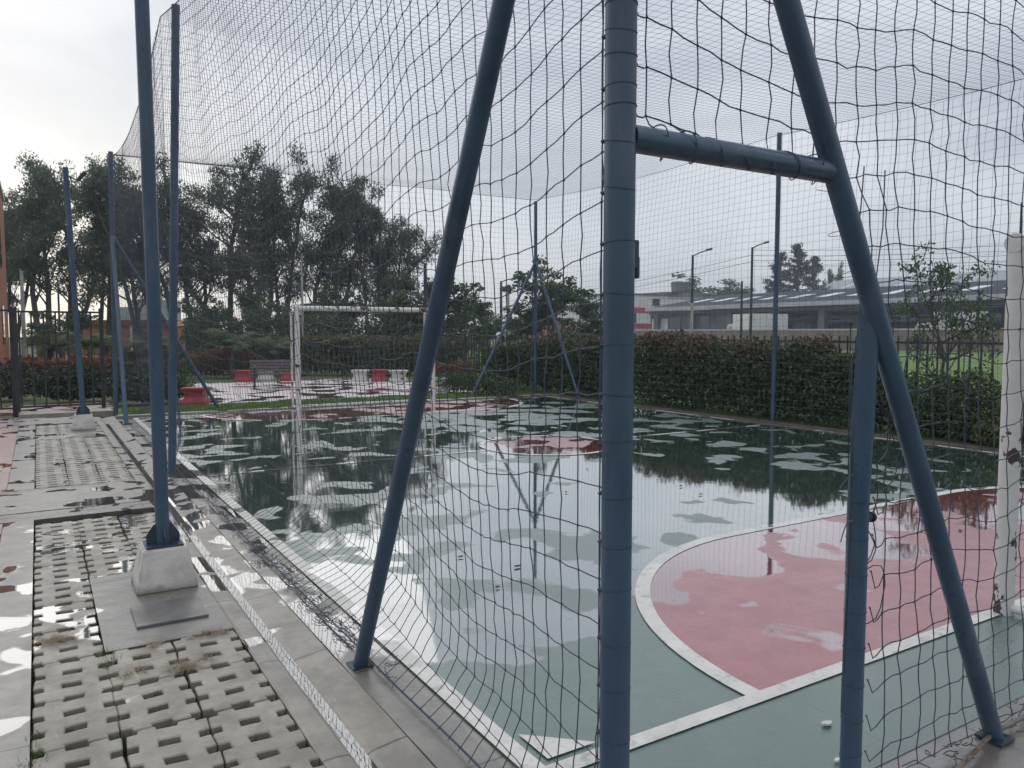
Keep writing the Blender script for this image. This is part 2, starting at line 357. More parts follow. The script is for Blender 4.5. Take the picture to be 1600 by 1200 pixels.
poly_sheet('halfway_line', [(5.45, 6.60), (W_-.001, 6.60)], Z2, WHITE, [(5.45, 6.66), (W_-.001, 6.66)])
poly_sheet('corner_mark', [(.035, .24), (.035, .035), (.26, .035)], Z2, WHITE)
sheet('end_kerb', -.3, 9.6, 13.52, 13.72, .035, KERB, .12)
sheet('right_kerb', 9.12, 9.34, -.62, 13.52, .03, simple('kerb_brown', (.10, .085, .07), (.06, .05, .045), 4, .5, .4), .12)
sheet('hedge_bed', 9.34, 9.62, -.62, 13.6, -.01, SOIL)
sheet('end_apron', -.30, 14, -3.2, -.62, -.004, wet('apron_concrete', (.19, .165, .14), (.12, .105, .09), bias=-.01, damp_rough=.25, extra=joints(1.2, 1.1, .01)), .08)
# kerb, gutter and slabs along the left side, one profile extruded along the court
def profile(name, prof, y0, y1, m, step=.35, jit=.002):
    ys = np.arange(y0, y1+1e-6, step); P = []
    for y in ys:
        for x, z in prof: P.append((x+random.uniform(-jit, jit), y, z+random.uniform(-jit, jit)*.6))
    k = len(prof); Fc = [(j*k+i, j*k+i+1, (j+1)*k+i+1, (j+1)*k+i) for j in range(len(ys)-1) for i in range(k-1)]
    return struct(mesh_np(name, P, Fc, m))
profile('gutter', [(-.672, -.05), (-.671, -.004), (-.660, .002), (-.615, .001), (-.575, -.004), (-.555, -.022), (-.540, -.034), (-.515, -.032), (-.48, -.018), (-.42, -.010), (-.37, -.003), (-.338, .0)], -3.2, 14.2, KERB)
profile('side_slab', [(-.335, -.01), (-.333, .001), (-.24, .001), (-.15, -.003), (-.12, -.006), (-.087, -.004), (-.086, -.006)], -3.2, 14.3, SLAB)
profile('gutter_water', [(-.572, -.0205), (-.54, -.0205), (-.503, -.0205)], -3.2, 12.9, WATER, .5, .0008)
sheet('concrete_band', -1.80, -1.588, -3.3, 5.30, .002, BAND); sheet('concrete_band', -1.82, -1.588, 6.80, 13.1, .002, BAND)
sheet('soil_bed', -1.588, -.674, -3.3, 13.1, -.04, SOIL, .05)
sheet('cross_path', -2.1, -.674, 5.30, 5.62, .001, PATCH); sheet('cross_path', -2.1, -.95, 5.63, 6.62, .006, BAND)
sheet('cross_path', -.948, -.674, 5.63, 6.79, .004, KERB); sheet('cross_path', -2.1, -.952, 6.63, 6.79, .002, PATCH)
sheet('cross_path', -1.586, -.674, 10.9, 11.55, .002, BAND); sheet('cross_path', -2.0, -.674, 13.1, 14.35, .002, BAND)
sheet('step', -1.85, -.32, 14.35, 15.0, .07, KERB, .12)
sheet('brick_path', -4.6, -1.805, -3.3, 5.30, -.003, BRICKP); sheet('brick_path', -4.6, -1.825, 6.8, 14.6, -.003, BRICKP)
sheet('brick_path', -4.6, -2.105, 5.30, 6.8, -.003, BRICKP)
sheet('cement_slab', -1.279, -.674, 1.965, 3.305, .002, PATCH); sheet('cement_slab', -1.1, -.674, 11.56, 12.3, .002, PATCH)
# turf pavers with slots
def paver_proto():
    xs = [0, .040, .109, .187, .256, .297]; ys = [0, .027, .121, .175, .269, .323, .418, .445]
    bm = bmesh.new(); vv = {}
    def v(i, j):
        if (i, j) not in vv: vv[i, j] = bm.verts.new((xs[i], ys[j], 0))
        return vv[i, j]
    for i in range(5):
        for j in range(7):
            if j in (0, 2, 4, 6) and i in (0, 2, 4): continue
            bm.faces.new((v(i, j), v(i+1, j), v(i+1, j+1), v(i, j+1)))
    ret = bmesh.ops.extrude_face_region(bm, geom=list(bm.faces))
    for e in ret['geom']:
        if isinstance(e, bmesh.types.BMVert): e.co.z -= .05
    bmesh.ops.recalc_face_normals(bm, faces=bm.faces)
    bmesh.ops.bevel(bm, geom=[e for e in bm.edges if len(e.link_faces) == 2 and e.calc_face_angle(0) > .6 and max(q.co.z for q in e.verts) > -.01], offset=.005, segments=1, affect='EDGES')
    bmesh.ops.triangulate(bm, faces=bm.faces)
    bm.verts.index_update()
    V = np.array([q.co for q in bm.verts]); Fc = np.array([[q.index for q in f.verts] for f in bm.faces]); bm.free()
    return V, Fc
PV, PF = paver_proto(); VV = []; FF = []; base = 0; slots = []
for y0, y1 in ((-2.97, 5.25), (6.83, 10.88), (11.58, 13.05)):
    y = y0
    while y+.44 < y1+.02:
        for c in range(3):
            x = -1.580+c*.302
            if 1.9 < y < 3.0 and c > 0: continue
            if c == 2 and 11.4 < y < 12.3: continue
            V = PV.copy()
            dz = random.uniform(-.004, .004); tx, ty = random.uniform(-.012, .012), random.uniform(-.008, .008)
            a = random.uniform(-.012, .012)
            V[:, 2] += dz+tx*(V[:, 0]-.145)+ty*(V[:, 1]-.22)
            X = V[:, 0]+.004*np.sin(V[:, 1]*21+y*9)-a*V[:, 1]; Y = V[:, 1]+a*V[:, 0]+.003*np.sin(V[:, 0]*33+y*7)
            V[:, 0] = X+x+random.uniform(-.004, .004); V[:, 1] = Y+y+random.uniform(-.004, .004)
            VV.append(V); FF.append(PF+base); base += len(V)
            for sy in (.147, .293, .44): slots.append((x+.145, y+sy)); slots.append((x+.295, y+sy))
        y += .449
struct(mesh_np('turf_pavers', np.vstack(VV), np.vstack(FF), PAVER))

# ------------------------------------------------------------------ small growth
def blades(name, pts, m, n, h, spread, lean=.6, w=.003, flat=0.0):
    V = []; Fc = []
    for (x, y, z, s) in pts:
        for _ in range(int(n*s)):
            a = random.uniform(0, 6.28); r = random.random()**.5*spread*s
            bx, by = x+r*math.cos(a), y+r*math.sin(a); hh = h*random.uniform(.4, 1.2)
            d = random.uniform(0, 6.28); l = random.uniform(.1, lean)+flat
            ux, uy = math.cos(d), math.sin(d); b0 = len(V)
            for q in (0, .55, 1):
                ww = w*(1-q*.85); zz = hh*(q-q*q*min(l, 1)*.6); rr = l*hh*q*q*1.2+flat*hh*q
                V += [(bx+ux*rr-uy*ww, by+uy*rr+ux*ww, z+zz), (bx+ux*rr+uy*ww, by+uy*rr-ux*ww, z+zz)]
            Fc += [(b0, b0+1, b0+3, b0+2), (b0+2, b0+3, b0+5, b0+4)]
    return mesh_np(name, V, Fc, m)
gs = [(x+random.uniform(-.02, .02), y, -.04, random.uniform(.4, 1)) for x, y in slots if random.random() < .6]
gs += [(-1.585+random.uniform(-.01, .03), random.uniform(-1.2, 1.25), -.03, 1.3) for _ in range(60)]
gs += [(-1.27+random.uniform(-.03, .03), random.uniform(1.7, 2.1), -.02, 1) for _ in range(5)]
o = blades('weeds', gs, WEED, 26, .05, .03); tag(o, 'green weeds growing in the slots of the turf pavers', 'weeds', kind='stuff')
ds = [(-1.0+random.gauss(0, .10), 1.60+random.gauss(0, .035), .003, .8) for _ in range(8)]
ds += [(random.uniform(-1.15, -.68), 1.93+random.gauss(0, .02), .003, .6) for _ in range(10)]
ds += [(-1.52+random.gauss(0, .06), 2.27+random.gauss(0, .015), .004, .9) for _ in range(6)]
ds += [(x, y, -.03, .6) for x, y in slots if random.random() < .12]
o = blades('dry_grass', ds, STRAW, 28, .035, .04, 1.2, .0018, 1.0); tag(o, 'dry straw coloured grass lying on the pavers', 'grass', kind='stuff')
gp = [(random.uniform(-.1, 9.3), random.uniform(13.76, 15.4), -.01, 1) for _ in range(1500)]
gp += [(9.55+random.random()**2*3, random.uniform(1, 12), -.02, 1) for _ in range(1300)]
o = blades('grass', gp, BLADE, 16, .07, .09, .8, .005); tag(o, 'short green grass along the far end and right side of the court', 'grass', kind='stuff')

# ------------------------------------------------------------------ net posts
def pipe_post(name, base, top, r, mat_, label, braces=(), zb=3.6, mesh_extra=None):
    root = empty(name, base); tag(root, label, 'net post', 'posts carrying the net cage')
    t = Vector(top)-Vector(base)
    MB().tube([(0, 0, 0), t*.5, t], r, 20).build('post', mat_, root, True)
    MB().tube([t-Vector((0, 0, .005)), t+Vector((0, 0, .012))], r*1.04, 20).build('cap', mat_, root, True)
    for bx, by in braces:
        p = Vector((bx, by, 0)); q = t*(zb/t.z); d = (p-q).normalized()
        MB().tube([p, q+d*r*.6], r*.88, 18).build('brace', mat_, root, True)
        MB().box(bx-.05, bx+.05, by-.05, by+.05, .0, .010).build('foot_plate', BLUED, root)
    return root
PX = -.27
near = pipe_post('corner_post', (PX, -.72, 0), (PX, -.72, 4.95), .039, BLUE, 'thick blue corner post in the foreground with two slanting braces and a door frame', [(.005, 1.89), (1.87, -.02)], 3.65)
d_ = MB().tube([(1.04, .03, 0), (1.04, .03, 1.0), (1.04, .01, 1.66)], .034, 18).build('door_post', BLUE, near, True)
MB().tube([(-.0+.03, 0, 2.05), (.80, 0, 2.05)], .034, 18).build('crossbar', BLUE, near, True)
MB().box(.036, .056, -.012, .012, 1.73, 1.80).box(.050, .062, -.008, .008, 1.705, 1.76).build('hinge', BLUED, near, bevel=.002)
MB().tube([(1.075, .03, .955), (1.115, .03, .955)], .013, 12).tube([(1.108, .03, .955), (1.118, .03, .955)], .018, 12).build('hinge', BLUED, near, True)
MB().tube([(1.31, -.12, .03), (1.86, -.02, .025), (9.6, -.02, .03)], .009, 10).build('ground_rod', RUST, near, True)
pipe_post('net_post', (-.29, 6.97, 0), (-.13, 6.87, 5.03), .042, BLUE, 'dark blue net post halfway along the left side line, next to the lamp pole')
pipe_post('net_post', (PX, 14.4, 0), (PX+.06, 14.36, 4.95), .042, BLUE, 'net post at the far left corner beside the iron fence, with two braces', [(0, -2.05), (1.92, .24)], 3.4)
pipe_post('net_post', (9.33, 14.3, 0), (9.33, 14.3, 4.85), .042, BLUE, 'net post at the far right corner in front of the hedge, with two braces', [(-1.85, 0), (0, -1.9)], 3.35)
pipe_post('net_post', (9.42, 6.85, 0), (9.42, 6.85, 4.95), .040, BLUE, 'net post standing in the right hedge halfway along the court')

# ------------------------------------------------------------------ nets
class Cord:
    def __init__(s): s.V = []; s.F = []; s.n = 0
    def line(s, P, r, k=3):
        P = np.asarray(P, float); m = len(P)
        if m < 2: return
        T = np.empty_like(P); T[1:-1] = P[2:]-P[:-2]; T[0] = P[1]-P[0]; T[-1] = P[-1]-P[-2]
        T /= np.linalg.norm(T, axis=1, keepdims=True)+1e-9
        ref = np.array([.31, .55, .77]); X = np.cross(T, ref); X /= np.linalg.norm(X, axis=1, keepdims=True)+1e-9; Y = np.cross(T, X)
        a = np.arange(k)*2*math.pi/k
        V = P[:, None, :]+r*(X[:, None, :]*np.cos(a)[None, :, None]+Y[:, None, :]*np.sin(a)[None, :, None])
        s.V.append(V.reshape(-1, 3)); i = np.arange(m-1)[:, None]*k; j = np.arange(k)[None, :]; j2 = (j+1) % k
        Fc = np.stack([i+j, i+j2, i+k+j2, i+k+j], axis=-1).reshape(-1, 4)+s.n
        s.F.append(Fc); s.n += m*k
    def knot(s, p, r):
        o = np.array([(1, 0, 0), (0, 1, 0), (-1, 0, 0), (0, -1, 0), (0, 0, 1), (0, 0, -1)])*r+np.asarray(p)
        s.V.append(o); f = np.array([(0, 1, 4, 4)])
        s.F.append(np.array([(4, 0, 1, 1), (4, 1, 2, 2), (4, 2, 3, 3), (4, 3, 0, 0), (5, 1, 0, 0), (5, 2, 1, 1), (5, 3, 2, 2), (5, 0, 3, 3)])+s.n); s.n += 6
    def ring(s, c, r, cr, ax=2, k=14, tilt=.0):
        a = np.linspace(0, 2*math.pi, k+1); P = np.zeros((k+1, 3)); i, j = [q for q in (0, 1, 2) if q != ax]
        P[:, i] = np.cos(a)*r; P[:, j] = np.sin(a)*r; P[:, ax] = np.sin(a)*r*tilt; s.line(P+np.asarray(c), cr)
    def build(s, name, m, parent=None):
        V = np.vstack(s.V); Q = np.vstack(s.F); me = bpy.data.meshes.new(name)
        faces = [tuple(q) if q[2] != q[3] else tuple(q[:3]) for q in Q.tolist()]
        me.from_pydata(V.tolist(), [], faces); me.update(); me.materials.append(m)
        o = bpy.data.objects.new(name, me); COL.objects.link(o)
        if parent: o.parent = parent
        return o
def fb(x, y, s=0.0): return mnoise.noise(Vector((x, y, s)))
def curve_pts(P, amp, seed=0):
    """cord between knots is never quite straight"""
    P = np.asarray(P); m = len(P); Q = np.empty((2*m-1, 3)); Q[::2] = P
    Q[1::2] = (P[1:]+P[:-1])/2+rng.normal(0, amp, (m-1, 3)); return Q
CR = .0020
# left side net
rows = np.linspace(0, 1, 40)
def topz(y):
    if y < 6.97: u = (y+.72)/7.69; return 4.93-.55*math.sin(math.pi*u)
    u = (y-6.97)/7.43; return 4.93-1.9*u*(1-u)
def side_pt(y, v):
    zt = topz(y); z = .03+v*(zt-.03)
    if y < 6.97: u = (y+.72)/7.69; amp = .44*min(1, max(.06, u*2.6))*min(1, (1-u)*5)**.6
    else: u = (y-6.97)/7.43; amp = .30*min(1, u*5)**.6*min(1, (1-u)*5)**.6
    a = min(max(z-.03, 0)/.30, 1); bz = math.sin(a*math.pi/2)**.9*max(0, 1-max(0, z-.3)/4.6)**1.3
    x = PX+.05*(1-min(z/.3, 1))*min(1, amp*5)+amp*bz
    edge = min(1, min(abs(y+.72), abs(y-6.97), abs(y-14.4))/.45)
    x += edge*min(1, z/.3)*(.030*fb(y*1.3, z*1.1, 3)+min(1, z/.3)*.003*random.uniform(-1, 1))
    wz = edge*(.075*fb(y*1.05+z*.3, z*.5, 9)+.03*fb(y*3.1, z*1.3, 5)+.004*random.uniform(-1, 1))*min(1, z/.4)*min(1, (zt-z)/.25)
    wy = edge*(.028*fb(y*.6, z*.8, 1)+.004*random.uniform(-1, 1))
    yb = -.06*(1-min(z/.6, 1))**2
    return (x, y+wy-yb*2, z+wz)
ys = np.concatenate([np.arange(-.72, 6.97, .0925), np.arange(6.97, 14.41, .0929)])
G = np.array([[side_pt(y, v) for v in rows] for y in ys])
c = Cord()
nearer = ys < 3.2
for i in range(len(ys)): c.line(curve_pts(G[i], .0028) if nearer[i] else G[i], CR if ys[i] > 2 else .0022)
for j in range(1, len(rows)): c.line(curve_pts(G[:, j], .0025), CR)
for i in range(len(ys)):
    if nearer[i]:
        for j in range(1, 28): c.knot(G[i, j], .0052)
for j in range(len(rows)):                     # lashings on the corner post
    z = G[0, j, 2]; c.ring((PX, -.72, z+random.uniform(-.01, .01)), .0398, .0012, tilt=random.uniform(-.25, .25)); c.knot((PX-.03, -.69, z), .008)
c.line([(PX-.02, -.676, z) for z in np.linspace(.05, 4.9, 60)], .0022)
tp = np.array([(PX, y, topz(y)) for y in ys]); c.line(tp, .005, 4)
bot = np.array([(PX+.05+.03*fb(y*.9, 2, 2), y, .022) for y in ys[2:]]); c.line(bot, .005, 4)
for k in range(190):                            # slack cord heaped along the bottom rope
    y = random.choice([random.uniform(.9, 6.4), random.uniform(1.2, 4.8)]); s = random.uniform(.03, .10); p0 = np.array([PX+.06+random.gauss(0, .025)+.03*fb(y*.9, 2, 2), y, .02])
    a = random.uniform(0, 6.28); pts = []
    for q in range(7):
        a += random.gauss(0, .9); p0 = p0+np.array([math.cos(a)*.4, math.sin(a), random.gauss(0, .3)])*s*.35; p0[2] = min(max(p0[2], .008), .07); p0[0] = min(max(p0[0], PX-.02), PX+.17); pts.append(p0.copy())
    c.line(pts, .0020)
o = c.build('side_net', CORD); tag(o, 'black cord net hanging along the left side of the court, slack at the bottom', 'net')
# roof net
c = Cord(); xs = np.arange(PX, 9.36, .115); yr = np.arange(-.72, 14.41, .115)
def roof_pt(x, y):
    u = (x-PX)/9.65; v = (y+.72)/15.12; e = math.sin(math.pi*min(max(u, 0), 1))
    zl = topz(y); zr = 4.9-.12*abs(math.sin(math.pi*(y+.72)/7.55)); zz = zl+(zr-zl)*min(1, u*2.2)
    return (x+.02*fb(x*1.2, y*1.2, 4), y+.02*fb(x, y, 7), zz-.22*e*math.sin(math.pi*v)+.03*fb(x*.8, y*.8, 6)*e)
G = np.array([[roof_pt(x, y) for y in yr] for x in xs])
for i in range(len(xs)): c.line(G[i], .0015)
for j in range(len(yr)): c.line(G[:, j], .0015)
c.line(G[:, -1], .006, 4); c.line(G[-1], .006, 4)
tag(c.build('roof_net', CORD), 'fine cord net stretched as a roof over the whole court', 'net')
# far end net and right net
c = Cord(); zs = np.linspace(.03, 1, 40)
def far_pt(x, v):
    u = (x-PX)/9.6; zt = roof_pt(x, 14.4)[2] if x < 9.3 else 4.85
    z = .03+v*(zt-.03); e = math.sin(math.pi*min(max(u, .0), 1))
    return (x+.03*fb(x, z, 3), 14.4-.1*e*math.sin(math.pi*v)+.03*fb(x, z, 1), z+.05*fb(x*.9, z*.6, 2)*e)
xf = np.linspace(PX, 9.33, 84); G = np.array([[far_pt(x, v) for v in rows] for x in xf])
for i in range(len(xf)): c.line(G[i], .0018)
for j in range(len(rows)): c.line(G[:, j], .0018)
tag(c.build('far_end_net', CORD), 'cord net across the far end of the court behind the white goal', 'net')
c = Cord()
def right_pt(y, v):
    zt = roof_pt(9.35, y)[2]; z = .05+v*(zt-.05); e = min(1, min(abs(y-14.3), abs(y-6.85))/.8)
    return (9.36-.12*e*math.sin(math.pi*v)+.05*fb(y*.8, z, 8)*e, y+.04*fb(y, z, 3), z+.06*fb(y*.8, z*.5, 5)*e)
yr2 = np.linspace(-.72, 14.3, 122); G = np.array([[right_pt(y, v) for v in rows] for y in yr2])
for i in range(len(yr2)): c.line(G[i], .0019)
for j in range(len(rows)): c.line(G[:, j], .0019)
tag(c.build('right_net', CORD), 'cord net along the right side of the court in front of the hedge', 'net')
# near end net with the door opening
c = Cord()
def lb(z): return PX if z > 2.07 else (.77 if z < 1.62 else 1.6-.513*z)
def end_pt(x, z):
    e = min(1, max(0, x-lb(z))/.5)*(1 if z > .1 else .3)
    et = min(1, z/.5)
    up = min(1, max(0, x-PX)/.5)
    return (x+(.03*fb(x*.8, z*.9, 1)+.01*random.uniform(-1, 1))*up, -.72+.10*e*et*math.sin(min(1, z/4.9)*math.pi)+.03*fb(x, z, 4)*e,
            z+(.10*fb(x*1.15, z*.45, 12)+.035*fb(x*3.2, z*1.2, 2)+.006*random.uniform(-1, 1))*up*min(1, z/.5)*(min(1, abs(z-2.05)/.35) if x < .6 else 1)-.04*up*math.sin(max(0, x-PX)*1.1)*min(1, z/.5))
xe = np.arange(PX+.10, 9.36, .108); ze = np.concatenate([np.linspace(.035, 2.0, 17), np.linspace(2.12, 4.93, 24)])
KN = {}
for i, x in enumerate(xe):
    for j, z in enumerate(ze):
        if x > lb(z)+.055: KN[i, j] = np.array(end_pt(x, z))
for i, x in enumerate(xe):
    js = [j for j in range(len(ze)) if (i, j) in KN]
    P = [KN[i, j] for j in js]
    if not P: continue
    if js[0] > 10: P = [np.array((x+.01, -.72, 2.085))]+P
    c.line(curve_pts(P, .004 if x < 3 else .002), .0023)
for j, z in enumerate(ze):
    is_ = [i for i in range(len(xe)) if (i, j) in KN]; P = [KN[i, j] for i in is_]; f = P[0]; l = lb(z)
    sl_ = .05+.04*random.random() if (z < 2) else .02
    head = [np.array((l+.035, -.72, z+.012)), np.array((l+.035+(f[0]-l-.035)*.35, -.715, z-sl_*.6)), np.array((l+.035+(f[0]-l-.035)*.7, -.71, z-sl_*.55))]
    c.line(np.vstack([head, curve_pts(P, .0035)]), .0023)
    r0 = .0405 if l < 0 else .0355
    c.ring((l, -.72 if l < 0 else -.69, z), r0, .0012, tilt=random.uniform(-.3, .3)); c.knot((l+.035, -.72, z+.012), .005)
for (i, j), p in KN.items():
    if xe[i] < 3.2: c.knot(p, .0055)
hx = np.linspace(PX+.04, .52, 190); c.line([(x, -.72+math.cos(x*62)*.037, 2.05+math.sin(x*62+.8*math.sin(x*9))*.037) for x in hx], .0020)
c.line([(.77+.012*math.sin(z*3), -.652, z) for z in np.linspace(.04, 1.6, 40)], .0024); c.line([(.735, -.68+.006*math.sin(z*5), z) for z in np.linspace(.3, 1.5, 30)], .0022)
for k in range(7):                               # loose ends and loops by the door post
    z = random.choice([.95, 1.05, .8, 1.15, .6]); p0 = np.array([.80, -.7, z]); a = random.uniform(-1, 1); pts = [p0.copy()]
    for q in range(9): a += random.uniform(.1, .75); p0 = p0+np.array([math.cos(a)*.035, random.gauss(0, .005), math.sin(a)*.04]); pts.append(p0.copy())
    c.line(pts, .0022)
bx = np.arange(1.2, 9.3, .06)
for k in range(60):
    x = random.uniform(1.1, 3.2); s = random.uniform(.03, .09); p0 = np.array([x, -.73+random.gauss(0, .03), .02]); a = random.uniform(0, 6.28); pts = []
    for q in range(6): a += random.gauss(0, .9); p0 = p0+np.array([math.cos(a), math.sin(a)*.6, random.gauss(0, .2)])*s*.4; p0[2] = min(max(p0[2], .008), .05); pts.append(p0.copy())
    c.line(pts, .0024)
tag(c.build('door_end_net', CORD), 'black cord net on the near end, beside and above the open doorway', 'net')

# ------------------------------------------------------------------ goals
def goal(x0, y0, face, label):
    root = empty('football_goal', (x0+1.5, y0, 0)); tag(root, label, 'goal')
    r = .052; D = .42*face; H = 2.05
    for sx in (-1.5, 1.5):
        MB().tube([(sx, 0, 0), (sx, 0, 1.0), (sx, 0, H)], r, 20).build('goal_post', GOALP, root, True)
        MB().tube([(sx, D, 0), (sx, D, H-.06)], .024, 12).tube([(sx, 0, H-.07), (sx, D, H-.07)], .024, 12).tube([(sx, 0, .04), (sx, D, .04)], .024, 12).build('rear_frame', GOALP, root, True)
    MB().tube([(-1.5-r, 0, H), (0, 0, H), (1.5+r, 0, H)], r, 20).build('crossbar', GOALP, root, True)
    MB().tube([(-1.5, D, .04), (1.5, D, .04)], .022, 12).build('ground_bar', GOALP, root, True)
    c = Cord(); xs = np.linspace(-1.5, 1.5, 27); vs = np.linspace(0, 1, 20)
    def gp(x, v):
        e = math.sin(math.pi*(x+1.5)/3)**.6 if abs(x) < 1.499 else 0
        y = D*(1-(1-min(v*3, 1))*0)-0*v
        z = 1.98*(v)+.02
        yy = D*(1-.9*max(0, v-.75)/.25)+face*(.16*e*math.sin(math.pi*min(1, v*1.1)))
        return (x, yy+.03*fb(x, z, 3), z-e*.22*v*(1-v)*2-.09*e*fb(x*1.7, z*1.5, 5))
    G = np.array([[gp(x, v) for v in vs] for x in xs])
    for i in range(len(xs)): c.line(G[i], .0019)
    for j in range(len(vs)): c.line(G[:, j], .0019)
    for sx in (-1.5, 1.5):
        for v in vs[::1]: c.line([(sx, 0, gp(sx, v)[2]), (sx, gp(sx, v)[1], gp(sx, v)[2])], .002)
    c.build('goal_net', CORDF, root)
    return root
goal(2.94, L_, 1, 'small white football goal with a sagging net at the far end of the court')
goal(3.05, -.06, -1, 'near goal of which only the chipped white left post shows at the right edge')

# ------------------------------------------------------------------ lamp poles on white blocks
def lamp_pole(x, y, lean, label):
    root = empty('lamp_pole', (x, y, 0)); tag(root, label, 'lamp pole', 'blue poles standing on white concrete blocks')
    mb = MB(); a, b_ = .175, .125
    mb.frus([(-a, -a, .0), (a, -a, .0), (a, a, .0), (-a, a, .0)], [(-b_, -b_, .25), (b_, -b_, .25), (b_, b_, .25), (-b_, b_, .25)])
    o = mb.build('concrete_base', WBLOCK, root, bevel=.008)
    MB().box(-.105, .105, -.105, .105, .251, .263).build('base_plate', BLUED, root, bevel=.002)
    t = Vector((lean[0], lean[1], 4.16))
    MB().tube([(0, 0, .263), (t.x*.5, t.y*.5, 2.2), t], .041, 20).build('pole', BLUE, root, True)
    for k in range(4):
        an = k*math.pi/2; c_, s_ = math.cos(an), math.sin(an); px, py = -s_*.004, c_*.004
        prof = [(.035, .263), (.095, .263), (.095, .315), (.055, .375), (.035, .385)]
        vs = [(r*c_+px, r*s_+py, z) for r, z in prof]+[(r*c_-px, r*s_-py, z) for r, z in prof]
        MB().add(vs, [(0, 1, 2, 3, 4), (9, 8, 7, 6, 5)]+[(i, (i+1) % 5, (i+1) % 5+5, i+5) for i in range(5)]).build('gusset', BLUED, root)
    br = MB().bar(t+Vector((.03, 0, -.12)), t+Vector((.16, -.06, -.2)), .02, .02).bar(t+Vector((.16, -.06, -.2)), t+Vector((.27, -.10, -.06)), .09, .03)
    br.build('lamp_bracket', BLACKM, root)
lamp_pole(-.885, 2.95, (-.03, .0), 'nearest blue pole on a white concrete block among the turf pavers')
lamp_pole(-.92, 12.0, (-.12, .0), 'farther blue pole on a white block by the iron fence, forked bracket on top')
o = MB().box(-1.115, -.755, 2.20, 2.56, .003, .016).build('inspection_cover', STEEL, bevel=.003); tag(o, 'wet steel inspection cover in the dark cement slab below the near pole block', 'cover')
o = MB().box(-1.118, -1.108, 2.34, 2.365, .0165, .020).build('cigarette_packet_scrap', WHITEC) if False else None

# scraps on the court
def scrap(name, x, y, s, m, label, cat, group=None, seed=0):
    rr = random.Random(seed); n = 9
    top = [(x+s*math.cos(a)*rr.uniform(.6, 1.1), y+s*.45*math.sin(a)*rr.uniform(.6, 1.1), .014+rr.uniform(-.003, .004)) for a in np.linspace(0, 2*math.pi, n, endpoint=False)]
    low = [(p[0], p[1], .0085) for p in top]
    o = MB().add(top+low, [tuple(range(n)), tuple(range(n, 2*n))[::-1]]+[(i, (i+1) % n, n+(i+1) % n, n+i) for i in range(n)]).build(name, m)
    return tag(o, label, cat, group)
scrap('pale_scrap', 1.13, -.34, .035, WHITEC, 'larger pale scrap lying on the green court beside the door post', 'scrap', None, 3)
scrap('pale_scrap', .93, -.53, .022, WHITEC, 'smaller pale scrap lying on the green court next to the door post foot', 'scrap', None, 4)
LEAFM = simple('dead_leaf', (.05, .04, .03), (.03, .025, .02), 10, .5)
for k in range(26):
    x = random.uniform(.6, 7.5); y = random.uniform(1.0, 8)
    scrap('fallen_leaf', x, y, random.uniform(.015, .032), LEAFM, 'dark dead leaf floating on the wet court', 'leaf', 'dead leaves scattered over the wet court', k+10)

# ------------------------------------------------------------------ iron railing fences
def railing(p, q, H, label, gap=.13, post=2.2, zb=.08, name='iron_fence', r=.011, cat='fence', gate=False, top=None):
    r = .015 if name == 'iron_fence' and H > 1.9 else r
    p, q = Vector((p[0], p[1], 0)), Vector((q[0], q[1], 0)); L = (q-p).length; d = (q-p)/L; root = empty(name, p); tag(root, label, cat)
    root.rotation_euler = (0, 0, math.atan2(d.y, d.x)); n = max(1, round(L/post))
    MB().bar((0, 0, H), (L, 0, H), .04, .035).build('top_rail', BLACKM, root); MB().bar((0, 0, zb), (L, 0, zb), .04, .035).build('bottom_rail', BLACKM, root)
    for k in range(n+1): MB().box(k*L/n-.035, k*L/n+.035, -.035, .035, -.05, H+.08).build('post', BLACKM, root)
    for k in range(n):
        mb = MB(); a = k*L/n+.06; b_ = (k+1)*L/n-.05; x = a
        while x < b_: mb.box(x-r, x+r, -r, r, zb+.018, (H-.018) if top is None else H+top); x += gap
        mb.build('picket_panel', BLACKM, root)
    return root
railing((-4.6, 15.25), (-1.92, 15.25), 1.98, 'black iron gate section at the far left end of the path', .2, 2.7, .12)
railing((-1.86, 15.2), (-.42, 15.2), 1.96, 'black iron fence panel closing the paved strip beside the far left net post', .2, 1.4, .14)
railing((10.55, 1.0), (10.55, 15.5), 1.40, 'long black iron fence behind the hedge on the right of the court', .165, 2.4, .1, top=.10)
railing((10.55, 15.6), (10.2, 34), 1.39, 'black iron fence continuing beyond the far right corner towards the trees', .17, 2.4, .1, top=.10)
railing(at(-40, 30)[:2], at(175, 34)[:2], 1.3, 'low dark railing far behind the red hedge on the left', .2, 2.5, .1)

# ------------------------------------------------------------------ bench, stools
def bench():
    o_ = at(432, 21.6); root = empty('park_bench', o_, -YAW*.35); tag(root, 'dark slatted park bench with a backrest on the plaza beside the goal post', 'bench')
    mb = MB()
    for k in range(4): mb.box(-.7, .7, -.2+k*.11, -.11+k*.11, .40, .43)
    mb.build('seat', WOOD, root); mb = MB()
    for k in range(4): mb.obox((0, .245+k*.02, .50+k*.085), (.7, 0, 0), (0, .012, .0), (0, .008, .033))
    mb.build('backrest', WOOD, root)
    for s in (-.6, .6):
        MB().tube([(s, -.22, 0), (s, -.08, .2), (s, .1, .38), (s, .26, .5), (s, .33, .8)], .022, 8).tube([(s, .28, 0), (s, .12, .2), (s, -.1, .36), (s, -.2, .4)], .022, 8).build('leg', BLACKM, root, True)
        MB().tube([(s, -.2, .4), (s, -.22, .6), (s, -.1, .64), (s, .25, .62)], .016, 8).build('armrest', BLACKM, root, True)
bench()
